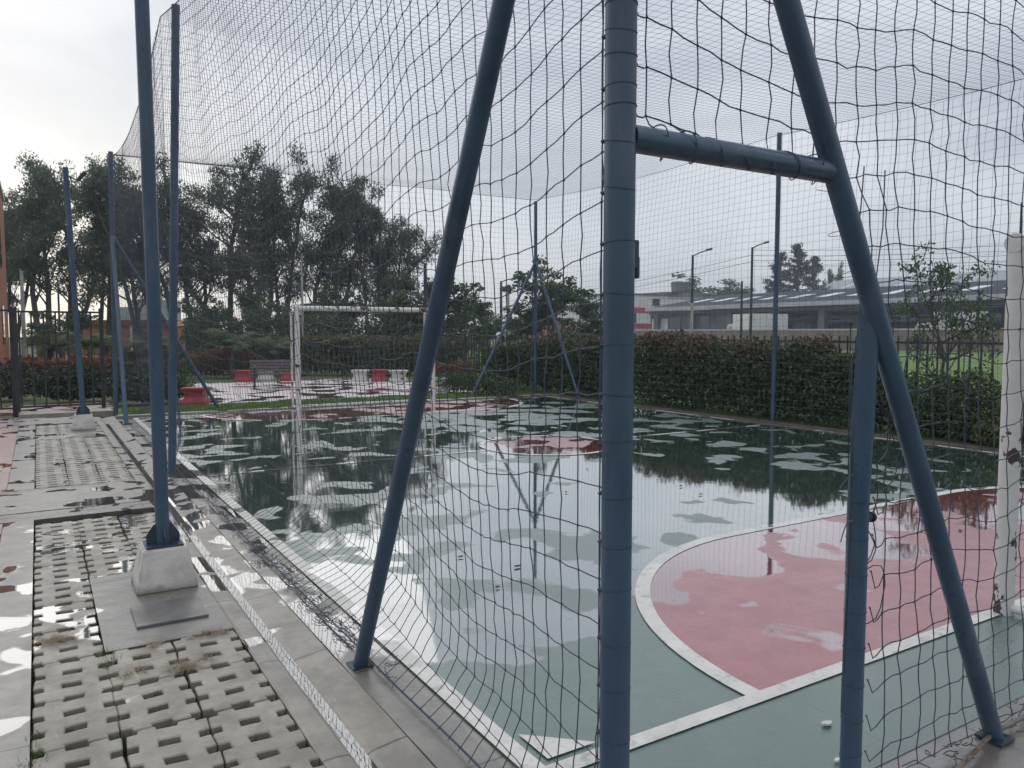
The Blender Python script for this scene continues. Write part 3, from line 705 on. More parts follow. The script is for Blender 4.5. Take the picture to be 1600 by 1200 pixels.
def stool(px, t, m, label, w=.50, rz=0.0, holes=False):
    root = empty('concrete_seat', at(px, t), -YAW+rz); tag(root, label, 'concrete seat', 'hourglass concrete seats around the plaza')
    prof = [(1.0, 0), (1.0, .05), (.80, .15), (.78, .20), (.84, .26), (1.0, .30), (1.03, .335)]
    mb = MB(); hw, hd = w/2, .22; vs = []
    for s, z in prof: vs += [(-hw*s, -hd*s, z), (hw*s, -hd*s, z), (hw*s, hd*s, z), (-hw*s, hd*s, z)]
    fs = [(3, 2, 1, 0), tuple(4*(len(prof)-1)+i for i in range(4))]
    for k in range(len(prof)-1):
        for i in range(4): fs.append((4*k+i, 4*k+(i+1) % 4, 4*k+4+(i+1) % 4, 4*k+4+i))
    mb.add(vs, fs).build('body', m, root, bevel=.006)
    MB().box(-hw*1.06, hw*1.06, -hd*1.06, hd*1.06, .336, .36).build('seat_top', m, root, bevel=.005)
    if holes:
        for z in (.10, .27):
            MB().tube([(hw*.35, -hd*.87, z), (hw*.35, -hd*.83-.035, z)], .035, 14).build('dark_recess', DARKO, root)
stool(305, 16.9, REDC, 'red hourglass concrete seat nearest the court behind the left brace foot')
stool(380, 24.6, REDC, 'red hourglass concrete seat to the left of the park bench')
stool(415, 25.2, WHITEC, 'white hourglass concrete seat behind the park bench')
stool(452, 25.4, REDC, 'red hourglass concrete seat behind the right end of the park bench', .5)
stool(563, 24.8, WHITEC, 'white hourglass concrete seat on the left of the row seen through the goal')
stool(593, 24.9, REDC, 'red hourglass concrete seat in the middle of the row seen through the goal')
stool(622, 24.6, WHITEC, 'white hourglass concrete seat with two round recesses, right of the row in the goal', .56, .25, True)
stool(687, 20.5, WHITEC, 'low pale concrete seat beside the far goal\'s right post', .4)

# ------------------------------------------------------------------ foliage builders
def leaf_quads(C, size, droop=0.0, asp=.38, r=rng):
    n = len(C); d = r.normal(0, 1, (n, 3)); d[:, 2] -= droop; d /= np.linalg.norm(d, axis=1, keepdims=True)
    e = r.normal(0, 1, (n, 3)); e -= (e*d).sum(1, keepdims=True)*d; e /= np.linalg.norm(e, axis=1, keepdims=True)
    s = (size*r.uniform(.6, 1.3, n))[:, None]
    V = np.stack([C-d*s*.5, C+e*s*asp*.5, C+d*s*.5, C-e*s*asp*.5], axis=1).reshape(-1, 3)
    return V, np.arange(4*n).reshape(n, 4)
def hedge(name, p, q, width, H, n, m, label, leaf=.055, zbase=0.05, endtaper=.4, lump=.19, fade=None, seed=1):
    """a run of hedge from p to q, leaves over a core of stems"""
    r = np.random.default_rng(seed); p, q = np.array([p[0], p[1]]), np.array([q[0], q[1]]); L = np.linalg.norm(q-p); d = (q-p)/L; nrm = np.array([-d[1], d[0]])
    root = empty(name, (p[0], p[1], 0)); root.rotation_euler = (0, 0, math.atan2(d[1], d[0])); tag(root, label, 'hedge')
    s = r.uniform(-.1, L+.1, n)
    top = r.random(n) < .35
    a = r.uniform(-1, 1, n); zz = r.uniform(0, 1, n)**.85; depth = 1-r.random(n)**1.1*.85
    X = np.where(top, a, np.sign(a)*depth); Zf = np.where(top, depth*1.0, zz)
    Zl = np.zeros(n); Wl = np.zeros(n)
    for i in range(n):
        Hs = H*(1+lump*1.2*fb(s[i]*1.1, 3.3, seed)+lump*.8*fb(s[i]*4.3, 1.3, seed)); Ws = width*.5*(1+lump*2*fb(s[i]*1.6, Zf[i]*2, seed+5)+lump*fb(s[i]*6, Zf[i]*6, seed+2))
        if fade: Hs *= fade(s[i]/L)
        Zl[i] = zbase+Zf[i]*(Hs-zbase); Wl[i] = Ws*(1-.25*Zf[i]**3)
    C = np.stack([s, X*Wl, Zl], axis=1)+r.normal(0, .03, (n, 3))
    V, Fc = leaf_quads(C, leaf, 0, .55, r); mesh_np('foliage', V, Fc, m, root)
    mb = MB(); k = 0.0; rr = random.Random(seed)
    while k < L:
        hh = H*(fade(k/L) if fade else 1)
        b0 = (k, rr.uniform(-.1, .1)*width, 0)
        for _ in range(3):
            mb.tube([b0, (k+rr.uniform(-.15, .15), rr.uniform(-.25, .25)*width, hh*.45), (k+rr.uniform(-.3, .3), rr.uniform(-.4, .4)*width, hh*.9)], [.012, .008, .003], 4)
        k += .16
    mb.build('stems', CORE, root)
    return root
def blob_bush(name, pos, rx, ry, H, n, m, label, leaf=.07, seed=1, cat='shrub', droop=0.0):
    r = np.random.default_rng(seed); root = empty(name, pos); tag(root, label, cat)
    u = r.normal(0, 1, (n, 3)); u /= np.linalg.norm(u, axis=1, keepdims=True); rad = 1-r.random(n)**2*.5
    k = np.array([1+.35*fb(*(v*2.2+seed)[:2], v[2]*2.2)+.15*fb(*(v*6+seed)[:2], v[2]*6) for v in u])
    C = u*(rad*k)[:, None]*np.array([rx, ry, H*.55]); C[:, 2] += H*.5; C[:, 2] = np.maximum(C[:, 2], .03+r.random(n)*.1)
    V, Fc = leaf_quads(C, leaf, droop, .5, r); mesh_np('foliage', V, Fc, m, root)
    mb = MB(); rr = random.Random(seed)
    for _ in range(14): mb.tube([(rr.uniform(-.2, .2)*rx, rr.uniform(-.2, .2)*ry, 0), (rr.uniform(-.5, .5)*rx, rr.uniform(-.5, .5)*ry, H*.5), (rr.uniform(-.7, .7)*rx, rr.uniform(-.7, .7)*ry, H*.85)], [.015, .01, .004], 4)
    mb.build('stems', CORE, root)
    return root
def tree_data(H, seed, kind):
    """returns trunk/branch mesh builder and leaf clump centres"""
    rr = random.Random(seed); mb = MB(); tips = []
    def branch(p, d, L, r, lvl, up):
        pts = [p]; rad = [r]; n = 5; q = p.copy(); dd = d.copy()
        for i in range(n):
            dd = (dd+Vector((rr.gauss(0, .13), rr.gauss(0, .13), rr.gauss(0, .08)+up))).normalized(); q = q+dd*L/n; pts.append(q.copy()); rad.append(r*(1-.75*(i+1)/n))
        mb.tube(pts, rad, 6 if lvl < 2 else 4, False)
        return pts, dd
    if kind == 'euc':
        ns = rr.choice([1, 2, 2, 3])
        for s in range(ns):
            lean = Vector((rr.gauss(0, .09), rr.gauss(0, .09), 1)).normalized(); h = H*rr.uniform(.78, .9) if s else H*.9
            pts, _ = branch(Vector((rr.gauss(0, .25), rr.gauss(0, .25), -.1)), lean, h, H*.016, 0, .03)
            P = [Vector(p) for p in pts]
            def ontr(u):
                k = min(int(u*5), 4); return P[k].lerp(P[k+1], u*5-k)
            nb = 16
            for b_ in range(nb):
                u = .28+.70*(b_+rr.random())/nb; a = rr.uniform(0, 6.28); st = ontr(u)
                el = rr.uniform(.5, 1.1)
                d = Vector((math.cos(a)*math.cos(el), math.sin(a)*math.cos(el), math.sin(el)))
                L = H*rr.uniform(.13, .25)*(1.15-u*.55)
                bp, bd = branch(st, d, L, H*.005, 1, .06)
                tips.append((bp[-1], rr.uniform(.8, 1.3)))
                for _ in range(3):
                    k = rr.randint(2, 4); d2 = (bd+Vector((rr.gauss(0, .6), rr.gauss(0, .6), rr.gauss(.1, .4)))).normalized()
                    sp, _2 = branch(bp[k], d2, L*.5, H*.002, 2, .02); tips.append((sp[-1], rr.uniform(.6, 1.1)))
            tips.append((P[-1], 1.4)); tips.append((P[-1]-Vector((0, 0, H*.05)), 1.2))
    else:
        pts, _ = branch(Vector((0, 0, -.1)), Vector((rr.gauss(0, .08), rr.gauss(0, .08), 1)).normalized(), H*.55, H*.022, 0, .02)
        P = pts
        for b_ in range(15):
            st = P[rr.randint(2, 5)]; a = rr.uniform(0, 6.28); el = rr.uniform(.15, 1.2)
            d = Vector((math.cos(a)*math.cos(el), math.sin(a)*math.cos(el), math.sin(el)))
            bp, bd = branch(st, d, H*rr.uniform(.22, .42), H*.008, 1, .04); tips.append((bp[-1], 1.2))
            for _ in range(4):
                k = rr.randint(2, 5); d2 = (bd+Vector((rr.gauss(0, .7), rr.gauss(0, .7), rr.gauss(0, .5)))).normalized()
                sp, _2 = branch(bp[k], d2, H*rr.uniform(.1, .18), H*.003, 2, .02); tips.append((sp[-1], rr.uniform(.7, 1.1)))
    return mb, tips
PROTO = {}
def tree_meshes(kind, seed, H, per, leaf, m):
    key = (kind, seed)
    if key not in PROTO:
        mb, tips = tree_data(H, seed, kind); r = np.random.default_rng(seed)
        Cs = []
        for p, s in tips:
            n = int(per*s); cr = H*(.05 if kind == 'euc' else .066)*s
            u = r.normal(0, 1, (n, 3)); u /= np.linalg.norm(u, axis=1, keepdims=True)+1e-9; u *= (r.random((n, 1))**.45)*cr*np.array([1.1, 1.1, .85])
            if kind == 'euc': u[:, 2] -= np.abs(r.normal(0, cr*.35, n))*(r.random(n) < .4)
            Cs.append(u+np.array(p))
        V, Fc = leaf_quads(np.vstack(Cs), leaf, .9 if kind == 'euc' else .2, .3 if kind == 'euc' else .5, r)
        cr_ = mesh_np('crown', V, Fc, m); tr = mb.build('trunk', BARK, None, True)
        PROTO[key] = (cr_.data, tr.data); bpy.data.objects.remove(cr_); bpy.data.objects.remove(tr)
    return PROTO[key]
def place_tree(name, pos, H, kind, seed, H0, per, leaf, m, label, group, rz=0.0, wide=1.0, cat='tree'):
    cr_, tr = tree_meshes(kind, seed, H0, per, leaf, m); root = empty(name, pos, rz); tag(root, label, cat, group); s = H/H0; root.scale = (s*wide, s*wide, s)
    for nm, me in (('trunk', tr), ('crown', cr_)):
        o = bpy.data.objects.new(nm, me); COL.objects.link(o); o.parent = root
    return root
EG = 'eucalyptus trees behind the court'
eus = [(-25, 47, 300, 'leftmost eucalyptus, cut by the left edge of the picture'), (22, 45, 285, 'eucalyptus standing left of the tallest crown at the far left'),
       (68, 44, 248, 'tall eucalyptus with bright sky below its crown, left of the far lamp pole'), (122, 48, 272, 'eucalyptus directly behind the far lamp pole'),
       (168, 46, 268, 'eucalyptus behind the far left net post'), (215, 44, 262, 'eucalyptus behind the near lamp pole'),
       (262, 46, 268, 'eucalyptus behind the halfway net post'), (312, 44, 278, 'dense dark eucalyptus right of the halfway net post'),
       (358, 45, 240, 'eucalyptus with the rounded tuft that is the highest of the grove'), (405, 43, 262, 'eucalyptus just right of the highest tuft'),
       (447, 45, 256, 'broad topped eucalyptus above the left goal post'), (492, 46, 268, 'eucalyptus behind the left part of the goal'),
       (532, 47, 300, 'eucalyptus with forked trunks behind the middle of the goal'), (572, 46, 302, 'slim eucalyptus second from the right end of the grove'),
       (613, 47, 330, 'rightmost eucalyptus of the grove, thin open crown')]
for k, (px, t, py, lab) in enumerate(eus):
    place_tree('eucalyptus_tree', at(px, t, -.05), zat(py, t)*1.06, 'euc', 20+k % 5, 12.0, 88, .24, EUC, lab, EG, k*1.7, random.uniform(.82, 1.02))
TG = 'broadleaf trees behind the court'
brd = [(100, 38, 470, 'small round tree behind the iron gate on the left'), (330, 37, 455, 'low dark tree under the eucalyptus grove, left of the bench'),
       (395, 38, 440, 'low dark tree under the grove behind the bench'), (470, 36, 455, 'low dark tree behind the left goal post'), (545, 38, 445, 'low dark tree seen through the goal'),
       (610, 36, 462, 'low dark tree behind the right half of the goal'), (668, 34, 405, 'open crowned tree behind the post-top street lamp'), (725, 38, 440, 'round dark tree right of the near brace'),
       (760, 48, 470, 'small distant tree between the brace and the two utility poles'), (828, 40, 462, 'small dark tree left of the far right net post'),
       (868, 38, 412, 'tall leafy tree directly behind the far right net post'), (925, 42, 455, 'round tree just left of the blue corner post')]
for k, (px, t, py, lab) in enumerate(brd):
    place_tree('broadleaf_tree', at(px, t, -.05), zat(py, t)*1.03, 'brd', 40+k % 3, 5.0, 85, .17, DARKT, lab, TG, k*2.1, random.uniform(1.0, 1.3))
place_tree('broadleaf_tree', at(1122, 172, 0), zat(428, 172), 'brd', 41, 5.0, 85, .17, DARKT, 'large round tree rising behind the market roof between the street lamps', TG, 1, 1.9)
place_tree('broadleaf_tree', at(1296, 168, 0), zat(408, 168), 'brd', 42, 5.0, 85, .17, DARKT, 'narrow tree standing alone behind the market roof', TG, 2, .4)
# young tree by the fence on the right
place_tree('young_tree', at(1462, 15.5, 0), zat(374, 15.5), 'brd', 47, 3.2, 42, .09, DARKT, 'young feathery tree behind the iron fence at the right', None, 2.2, .72)
# conifers behind the market
def conifer(pos, H, label, seed):
    r = random.Random(seed); root = empty('conifer', pos); root.scale = (H/9,)*3; H = 9; tag(root, label, 'tree', 'conifers behind the market roof'); mb = MB(); C = []
    mb.tube([(0, 0, 0), (.1, 0, H*.5), (0, 0, H)], [H*.02, H*.012, .03], 6)
    for k in range(56):
        u = .2+.79*k/56; a = r.uniform(0, 6.28); L = H*.34*(1-u)**.9*r.uniform(.6, 1.15)+.2
        p = Vector((0, 0, H*u)); pts = [p]
        for q in range(5): p = p+Vector((math.cos(a), math.sin(a), -.15+q*.16))*L/5; pts.append(p.copy())
        mb.tube(pts, [.06, .05, .04, .03, .02, .01], 4, False)
        for q in pts[1:]:
            for _ in range(26): C.append((q.x+r.gauss(0, .15), q.y+r.gauss(0, .15), q.z+r.gauss(0, .09)-.05))
    mb.build('trunk', BARK, root); V, Fc = leaf_quads(np.array(C), .24, .3, .35); mesh_np('crown', V, Fc, CONIF, root)
conifer(at(1216, 152, 0), zat(394, 152), 'left and lowest pointed conifer behind the market roof', 1)
conifer(at(1243, 148, 0), zat(381, 148), 'tallest conifer in the middle of the group behind the market roof', 2)
conifer(at(1268, 152, 0), zat(400, 152), 'right-hand conifer of the group behind the market roof', 3)
# palms
def palm(pos, H, label, seed, n=16, fl=1.1):
    r = random.Random(seed); root = empty('palm', pos); tag(root, label, 'palm', 'small feather palms planted behind the plaza')
    MB().tube([(0, 0, 0), (.02, .02, H*.5)], [.09, .07], 8).build('trunk', BARK, root, True); V = []; Fc = []; rb = MB()
    for k in range(n):
        a = k*2.4+r.uniform(-.2, .2); el = r.uniform(.5, 1.3); L = fl*r.uniform(.8, 1.15); pts = []; p = Vector((0, 0, H*.5)); e = el
        for q in range(9): pts.append(p.copy()); p = p+Vector((math.cos(a)*math.cos(e), math.sin(a)*math.cos(e), math.sin(e)))*L/8; e -= .17+.06*q*.3
        rb.tube(pts, [.012*(1-i/10) for i in range(9)], 4, False)
        sd_ = Vector((-math.sin(a), math.cos(a), 0))
        for q in range(1, 9):
            for h_ in (0, .33, .66):
                if q+h_ > 8: continue
                b0 = pts[q-1].lerp(pts[q], h_); ll = L*.30*math.sin(math.pi*(q+h_)/9.5)
                for s in (-1, 1):
                    d = (sd_*s+Vector((math.cos(a)*.5, math.sin(a)*.5, -.35+r.uniform(-.15, .15)))).normalized(); f = (pts[q]-pts[q-1]).normalized()*.018; i0 = len(V)
                    V += [b0-f, b0+f, b0+d*ll+f*.3, b0+d*ll-f*.3]; Fc.append((i0, i0+1, i0+2, i0+3))
    rb.build('frond_stems', PALM, root); mesh_np('fronds', V, Fc, PALM, root)
for k, (px, t, H, fl, lab) in enumerate([(78, 27, 1.9, 1.3, 'feather palm behind the iron fence near the left edge'), (140, 27, 2.0, 1.3, 'feather palm behind the iron fence left of the brick house'), (232, 29, 1.9, 1.1, 'feather palm in front of the brick house wall'),
        (362, 27, 2.1, 1.3, 'bushy palm right of the brick house above the orange hedge'), (432, 28, 1.7, 1.1, 'palm behind the park bench left of the goal'), (536, 29, 1.9, 1.0, 'palm seen through the left half of the goal'), (712, 30, 1.9, 1.0, 'pale palm just right of the near brace above the fence')]):
    palm(at(px, t, 0), H, lab, k+3, 18, fl)

# ------------------------------------------------------------------ hedges and shrubs
hedge('hedge', (9.95, 11.45), (9.95, 13.9), .85, 1.36, 18000, HEDGE, 'dark hedge block between the gap by the fence post and the far right corner', .078, seed=23)
hedge('hedge', (9.95, 5.2), (9.95, 10.8), .85, 1.37, 42000, HEDGE, 'long thick dark hedge with reddish tips along the right side of the court', .078, seed=3)
hedge('hedge', (9.95, 14.1), (9.75, 17.2), .9, 1.32, 16000, HEDGE, 'dark hedge section with reddish tips just beyond the far right corner', .078, seed=4)
hedge('hedge', (9.85, 1.6), (9.95, 5.1), .7, 1.05, 15000, HEDGE, 'thinner lower end of the hedge at the right with the iron fence showing through', .06, seed=5, lump=.3, fade=lambda u: .55+.4*u)
def hp(px0, px1, t0, t1=None): a = at(px0, t0); b_ = at(px1, t1 or t0); return (a.x, a.y), (b_.x, b_.y)
p, q = hp(395, 720, 30, 28); hedge('hedge', p, q, 1.4, 1.38, 16000, HEDGEG, 'wide green and brown hedge behind the plaza seats, seen through the goal', .12, seed=6)
p, q = hp(180, 400, 29, 30); hedge('hedge', p, q, 1.2, .95, 8000, HEDGEG, 'low green hedge in front of the brick house', .10, seed=7)
p, q = hp(300, 410, 27.5); hedge('hedge', p, q, .9, .85, 5000, HEDGER, 'orange red hedge left of the park bench', .09, seed=8)
p, q = hp(15, 175, 22, 24); hedge('hedge', p, q, 1.3, .78, 8000, HEDGER, 'red leaved hedge behind the iron fence on the left', .09, seed=9)
p, q = hp(130, 290, 26, 26); hedge('hedge', p, q, 1.0, .62, 5000, HEDGEG, 'low olive hedge behind the dark shrubs on the left', .09, seed=10)
p, q = hp(672, 742, 25, 24); hedge('hedge', p, q, .8, .62, 3500, HEDGER, 'small orange hedge to the right of the far goal', .08, seed=11)
p, q = hp(690, 800, 20.5, 18.5); hedge('hedge', p, q, .6, .5, 3500, HEDGE, 'low dark hedge on the grass beyond the far right of the court', .06, seed=12)
p, q = hp(300, 760, 34, 33); hedge('hedge', p, q, 1.6, 2.3, 15000, DARKT, 'tall dark hedge of bushes under the trees behind the plaza', .14, seed=13, lump=.3)
blob_bush('shrub', at(120, 17.8), .95, .6, .72, 6000, SHRUBD, 'dark broad leaved shrub right behind the iron fence', .08, 1)
blob_bush('shrub', at(15, 18.2), .6, .6, .8, 2500, SHRUBD, 'dark shrub behind the gate at the left edge', .08, 2)
blob_bush('shrub', at(225, 17.3), .8, .5, .66, 5000, SHRUBD, 'dark shrub on the grass left of the nearest red seat', .07, 3)
blob_bush('shrub', at(270, 17.8), .45, .45, .6, 2500, HEDGEG, 'lighter green shrub touching the nearest red seat', .06, 4)
for k, px in enumerate((1420, 1470, 1530, 1580)):
    t = (12.1, 11.6, 11.0, 10.4)[k]; blob_bush('shrub', at(px, t), .45, .45, .55, 1800, WEED if k % 2 else HEDGEG, ['leafy low shrub at the end of the hedge', 'low bright shrub below the young tree', 'low shrub in front of the last fence pickets at the right', 'low shrub against the chipped white goal post'][k], .06, 20+k)

# ------------------------------------------------------------------ street lamps, poles, wires
def street_lamp(px, t, py, arm, label, low=CONCP, r=.09, name='street_lamp', split=.55):
    H = zat(py, t); root = empty(name, at(px, t), -YAW); tag(root, label, 'street lamp' if arm else 'pole')
    MB().tube([(0, 0, 0), (0, 0, H*split)], [r, r*.85], 10).build('lower_pole', low, root, True)
    MB().tube([(0, 0, H*split), (0, 0, H)], [r*.85, r*.7], 10).build('upper_pole', BLUED if arm else low, root, True)
    if arm:
        s, L, up = arm
        MB().tube([(0, 0, H-.05), (s*L*.4, 0, H+up*.45), (s*L*.75, 0, H+up*.8)], r*.35, 8).build('arm', BLUED, root, True)
        MB().obox((s*L*.87, 0, H+up*.93), (L*.17, 0, up*.10 if s > 0 else up*.10*s), (0, .1, 0), (0, 0, .05)).build('lamp_head', BLUED, root, bevel=.02)
street_lamp(1080, 42, 400, (1, 1.0, .32), 'street lamp with a pale lower half in front of the market, left of the pair')
street_lamp(1172, 42, 388, (1, .85, .28), 'taller dark street lamp in front of the market, right of the pair', BLUED)
street_lamp(665, 24, 412, (-1, .55, .32), 'dark post-top street lamp left of the slanting near brace', BLUED, .06)
street_lamp(1157, 43, 440, None, 'short dark pole just left of the taller street lamp', BLUED, .08, 'utility_pole')
street_lamp(783, 50, 440, (1, 1.0, .2), 'distant street lamp left of the far right net post', CONCP, .1)
street_lamp(794, 48, 446, None, 'short pale concrete pole beside the distant street lamp', CONCP, .11, 'utility_pole')
street_lamp(474, 33, 398, None, 'pale slender concrete pole rising above the goal crossbar', CONCP, .06, 'utility_pole')
street_lamp(39, 32, 424, None, 'pale concrete pole behind the gate at the left', CONCP, .085, 'utility_pole')
street_lamp(95, 33, 438, None, 'thin dark pole left of the far lamp pole', BLUED, .05, 'utility_pole')
street_lamp(1586, 24, 320, None, 'thin tall dark pole next to the chipped white goal post', BLUED, .045, 'utility_pole', .5)
def wire(p0, p1, sag, r, k):
    pts = [Vector(p0).lerp(Vector(p1), u)-Vector((0, 0, sag*4*u*(1-u))) for u in np.linspace(0, 1, 15)]
    o = MB().tube(pts, r, 4).build('overhead_wire', WIRE); tag(o, ['topmost overhead wire running from the taller street lamp to the right', 'second overhead wire from the top running to the right', 'third overhead wire from the top running to the right', 'lowest overhead wire running to the right', 'upper overhead wire between the two street lamps and the corner post', 'lower overhead wire between the two street lamps and the corner post'][k], 'wire', 'overhead wires in front of the market')
Hs = zat(388, 42)
for k, dz in enumerate((.15, .45, .7, 1.0)): wire(at(1172, 42, Hs-dz), at(1800, 44, Hs+1.0-dz), .25, .011, k)
for k, dz in enumerate((.4, .75)): wire(at(1172, 42, Hs-dz), at(700, 60, zat(470, 60)-dz), .5, .011, 4+k)

# ------------------------------------------------------------------ buildings
# long roadside wall
root = empty('boundary_wall', (62, 30, 0)); tag(root, 'long low brownish wall with a pale coping in front of the market', 'wall')
MB().box(-.1, .1, -70, 75, 0, 1.74).build('wall', PEELB, root); MB().box(-.16, .16, -70, 75, 1.74, 1.88).build('coping', FASC, root)
sheet('road', 64, 88, -50, 160, -.01, simple('asphalt', (.06, .06, .06), (.045, .045, .045), 2, .6))
# market hall
root = empty('market_hall', (91.5, 58.2, 0)); root.scale = (2, 2, 1.62); tag(root, 'long open market hall with a dark low pitched roof and rows of pale skylights', 'building')
Y0, Y1 = -34, 22
MB().frus([(-.6, Y0, 3.45), (8, Y0, 5.05), (8, Y1, 5.05), (-.6, Y1, 3.45)], [(-.6, Y0, 3.55), (8, Y0, 5.2), (8, Y1, 5.2), (-.6, Y1, 3.55)]).build('roof', ROOFD, root)
MB().frus([(8, Y0, 5.05), (16, Y0, 3.4), (16, Y1, 3.4), (8, Y1, 5.05)], [(8, Y0, 5.2), (16, Y0, 3.5), (16, Y1, 3.5), (8, Y1, 5.2)]).build('rear_roof', ROOFD, root)
MB().box(-.75, -.6, Y0, Y1, 3.22, 3.6).build('fascia', FASC, root)
sl2 = (5.2-3.55)/8.6; y = Y0+1
while y < Y1-1:
    za, zb = 3.55+sl2*3.0+.03, 3.55+sl2*5.4+.03
    MB().frus([(2.4, y, za-.04), (4.8, y, zb-.04), (4.8, y+.9, zb-.04), (2.4, y+.9, za-.04)], [(2.4, y, za), (4.8, y, zb), (4.8, y+.9, zb), (2.4, y+.9, za)]).build('skylight', SKYL, root); y += 2.6
MB().box(-.3, 0, Y0, Y1, 2.85, 3.2).build('beam', GREYW, root)
y = Y0+.5
while y < Y1:
    MB().box(-.3, .1, y-.25, y+.25, 0, 2.85).build('column', GREYW, root); y += 4.2
y = Y0
rr = random.Random(5)
while y < Y1-1:
    L = rr.choice([2.2, 3.4, 4.5]); y2 = min(y+L, Y1); MB().box(7, 7.2, y, y2-.02, 0, rr.choice([1.9, 2.2, 2.9])).build('rear_wall', REDB, root); y = y2+rr.choice([0, .8, 1.8])
MB().box(7.4, 7.5, Y0, Y1, 2.5, 3.0).box(7.4, 7.5, Y0, Y1, 3.4, 4.4).build('rear_beam', GREYW, root)
MB().box(.2, 6.8, 12, Y1-.2, 0, 3.1).build('kiosk_block', GREYW, root)
for y in (13, 15.2, 18.5): MB().box(.14, .2, y, y+1.2, 1.2, 2.6).build('window', GLASS, root)
MB().box(.1, .2, 20, 22, 0, 2.4).build('kiosk_panel', WHITEC, root)
for y in (-30, -25, -20, -16, -9, -3, 2, 7): MB().box(2.2, 3.2, y, y+1.6, .9, 1.9+.1*(y % 3)).build('stall_counter', GREYW, root); MB().box(2.2, 5, y-.3, y+2.6, 2.1, 2.3).build('stall_canopy', GREYW, root)
root = empty('shed_building', (127.5, 42.2, 0)); root.scale = (2, 2, 1.77); tag(root, 'taller building with a pale grey sheet roof rising behind the market roof', 'building')
MB().frus([(0, -32, 4.6), (8, -32, 6.9), (8, 30, 6.9), (0, 30, 4.6)], [(0, -32, 4.7), (8, -32, 7.05), (8, 30, 7.05), (0, 30, 4.7)]).build('roof', ROOFL, root)
MB().box(.3, 8, -31.8, 29.8, 0, 4.5).build('wall', GREYW, root)
mb = MB()
for y in range(-28, 28, 6): mb.frus([(2, y, 5.22), (6, y, 6.38), (6, y+.8, 6.38), (2, y+.8, 5.22)], [(2, y, 5.32), (6, y, 6.48), (6, y+.8, 6.48), (2, y+.8, 5.32)])
mb.build('roof_panel', FASC, root)
root = empty('town_house', (93.5, 114, 0)); root.scale = (2, 2, 1.7); tag(root, 'white flat roofed building with red bands beside the market', 'building')
MB().box(0, 6.4, 0, 9, 0, 5.2).build('wall', PALEB, root)
for z0, z1 in ((3.15, 3.75), (1.35, 1.9)): MB().box(-.04, 6.44, -.05, 0, z0, z1).build('red_band', REDW, root)
for x in (1.0, 4.3):
    f = MB().box(x-.1, x+1.3, -.07, -.002, 1.9+.1, 3.1).build('window', DARKO, root); MB().box(x, x+1.2, -.09, -.072, 2.1, 3.0).build('pane', GLASS, f)
f = MB().box(4.4, 5.3, -.05, -.002, 4.0, 4.8).build('window', DARKO, root)
MB().box(-.1, 6.5, -.15, 9.1, 5.2, 5.35).build('parapet', GREYW, root)
MB().box(6.4, 16, 1, 9, 0, 5.0).build('side_wing', PALEB, root); MB().box(6.4, 16.1, .9, 9, 5.0, 5.14).build('wing_parapet', FASC, root)
MB().box(9, 15.5, 3, 8, 5.14, 5.9).build('roof_room', GREYW, root)
root = empty('water_tank', (113.9, 119, 10.04)); root.scale = (2, 2, 2); tag(root, 'round grey water tank on the roof of the white and red building', 'water tank')
MB().tube([(0, 0, 0), (0, 0, .95)], [.72, .8], 18).build('tank', GREYW, root, True); MB().tube([(0, 0, .95), (0, 0, 1.08)], [.84, .6], 18).build('lid', DARKO, root, True)
root = empty('satellite_dish', (121.1, 116.4, 8.75)); root.scale = (2, 2, 2); tag(root, 'small dark satellite dish at the right end of the white building roof', 'dish')
MB().tube([(0, 0, 0), (0, 0, .5)], .03, 6).build('mast', GREYW, root); MB().tube([(0, -.05, .6), (.05, -.15, .63), (.08, -.2, .65)], [.1, .3, .38], 14, False).build('reflector', GREYW, root, True)
# brick house on the left
c0 = at(120, 56); root = empty('brick_house', c0, -YAW*.9); tag(root, 'low orange brick house with a flat brown roof edge behind the left hedges', 'building')
MB().box(0, 6.6, 0, 5, 0, 2.05).build('wall', BRICKW, root); MB().box(-.1, 6.7, -.15, 5.1, 2.05, 2.45).build('roof_edge', TERRA, root)
MB().box(3.85, 4.0, -.08, -.002, 0, 2.05).build('pilaster', PALEB, root)
for x in (2.5, 4.6): MB().box(x, x+.7, -.06, -.002, 1.0, 1.6).build('window', GLASS, root)
MB().box(-2.6, -.002, .4, 4.6, 0, 1.6).build('annex', BRICKW, root)
root = empty('open_shed', at(268, 54), -YAW*.9); tag(root, 'small open shed with a terracotta roof right of the brick house', 'shed')
MB().frus([(0, -.3, 1.9), (2.1, -.3, 1.9), (2.1, 3, 2.3), (0, 3, 2.3)], [(0, -.3, 2.0), (2.1, -.3, 2.0), (2.1, 3, 2.65), (0, 3, 2.65)]).build('roof', TERRA, root)
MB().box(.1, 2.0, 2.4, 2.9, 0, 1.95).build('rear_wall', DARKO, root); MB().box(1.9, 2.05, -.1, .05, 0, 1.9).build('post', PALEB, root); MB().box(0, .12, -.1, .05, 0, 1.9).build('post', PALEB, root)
c0 = at(187, 66); root = empty('pale_house', c0, -YAW); tag(root, 'pale greenish block rising behind the brick house roof', 'building')
MB().box(0, 1.3, 0, 3, 0, 3.7).box(1.302, 3.9, -.3, 3.4, 0, 4.3).build('wall', simple('pale_green_render', (.40, .44, .42), (.33, .37, .35), 2, .8), root)
MB().box(3.3, 3.75, -.34, -.302, 2.9, 3.8).build('window', DARKO, root)
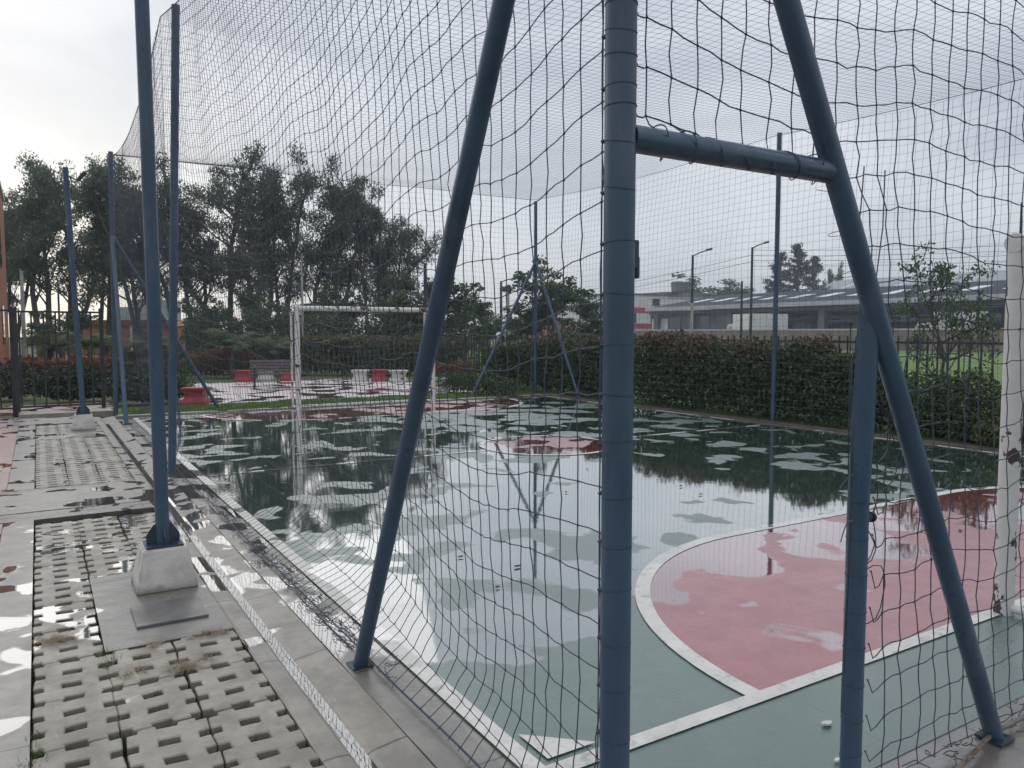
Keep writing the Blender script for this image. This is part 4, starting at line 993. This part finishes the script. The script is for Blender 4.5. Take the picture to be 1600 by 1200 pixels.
# apartment block whose corner shows at the left edge
root = empty('apartment_block', at(5, 22)+Vector((-9, 0, 0))); tag(root, 'tall orange brick block whose corner shows at the left edge', 'building')
MB().box(0, 8.95, 0, 8, 0, 6.35).build('wall', BRICKW, root); MB().box(-.1, 9.0, -.1, 8.1, 6.35, 6.5).build('roof_edge', PALEB, root)
for z in (1.2, 3.6):
    MB().box(8.951, 8.98, 2, 3.2, z, z+1.2).build('window', GLASS, root)
# distant houses seen between trunks
for k, (px, t, w_, py, lab) in enumerate([(508, 72, 4, 478, 'small pale distant house seen between the trunks above the goal'), (648, 80, 5, 490, 'distant house between the goal and the near brace'), (860, 85, 5, 500, 'distant low house behind the trees by the far right net post')]):
    root = empty('distant_house', at(px, t), -YAW); tag(root, lab, 'building')
    MB().box(-w_/2, w_/2, 0, 4, 0, zat(py, t)).build('wall', PALEB if k != 2 else REDB, root); MB().box(-w_/2-.1, w_/2+.1, -.1, 4.1, zat(py, t)+.002, zat(py, t)+.2).build('roof', TERRA, root)
# trucks beyond the wall
def truck(px, t, label, rz):
    root = empty('parked_truck', at(px, t), rz); tag(root, label, 'truck')
    MB().box(-3.2, 1.0, -1.1, 1.1, .95, 3.5).build('cargo_box', WHITEC, root, bevel=.04)
    pr = [(1.1, .6), (2.75, .6), (2.8, 1.4), (2.45, 2.4), (1.1, 2.5)]; n = len(pr)
    vs = [(x, -1.0, z) for x, z in pr]+[(x, 1.0, z) for x, z in pr]
    MB().add(vs, [tuple(range(n))[::-1], tuple(range(n, 2*n))]+[(i, (i+1) % n, n+(i+1) % n, n+i) for i in range(n)]).build('cab', WHITEC, root, bevel=.05)
    MB().box(-3.2, 2.6, -.5, .5, .55, .94).build('chassis', BLACKM, root)
    for s in (-1, 1):
        MB().box(1.4, 2.2, 1.001*s-.01, 1.001*s+.01, 1.55, 2.25).build('side_window', GLASS, root)
        for x in (-2.2, 1.9):
            wq = MB().tube([(x, .75*s, .45), (x, 1.0*s, .45)], .45, 18).build('wheel', DARKO, root); MB().tube([(x, 1.0*s, .45), (x, 1.02*s, .45)], .25, 14).build('rim', STEEL, wq)
    MB().obox((2.64, 0, 1.92), (.012, 0, 0), (0, .85, 0), (-.13, 0, .40)).build('windscreen', GLASS, root)
truck(1165, 84, 'white box truck beyond the low wall just left of the taller street lamp', 1.2); truck(1192, 86, 'white box truck beyond the low wall just right of the taller street lamp', 1.2)
truck(1478, 74, 'white truck beyond the low wall behind the young tree', 1.9)
# ------------------------------------------------------------------ haze in the damp air
hz = MB().box(-310, 310, -310, 310, -1.1, 24).build('haze', WIRE); hz['kind'] = 'stuff'; hz['label'] = 'thin damp haze over the whole place'
m = bpy.data.materials.new('damp_air'); m.use_nodes = True; nt = m.node_tree; nt.nodes.clear()
v = N(nt, 'ShaderNodeVolumePrincipled', {'Color': (.80, .88, .97, 1), 'Density': .0010, 'Anisotropy': .2}); out = N(nt, 'ShaderNodeOutputMaterial'); lk(nt, v.outputs[0], out.inputs['Volume'])
hz.data.materials.clear(); hz.data.materials.append(m)
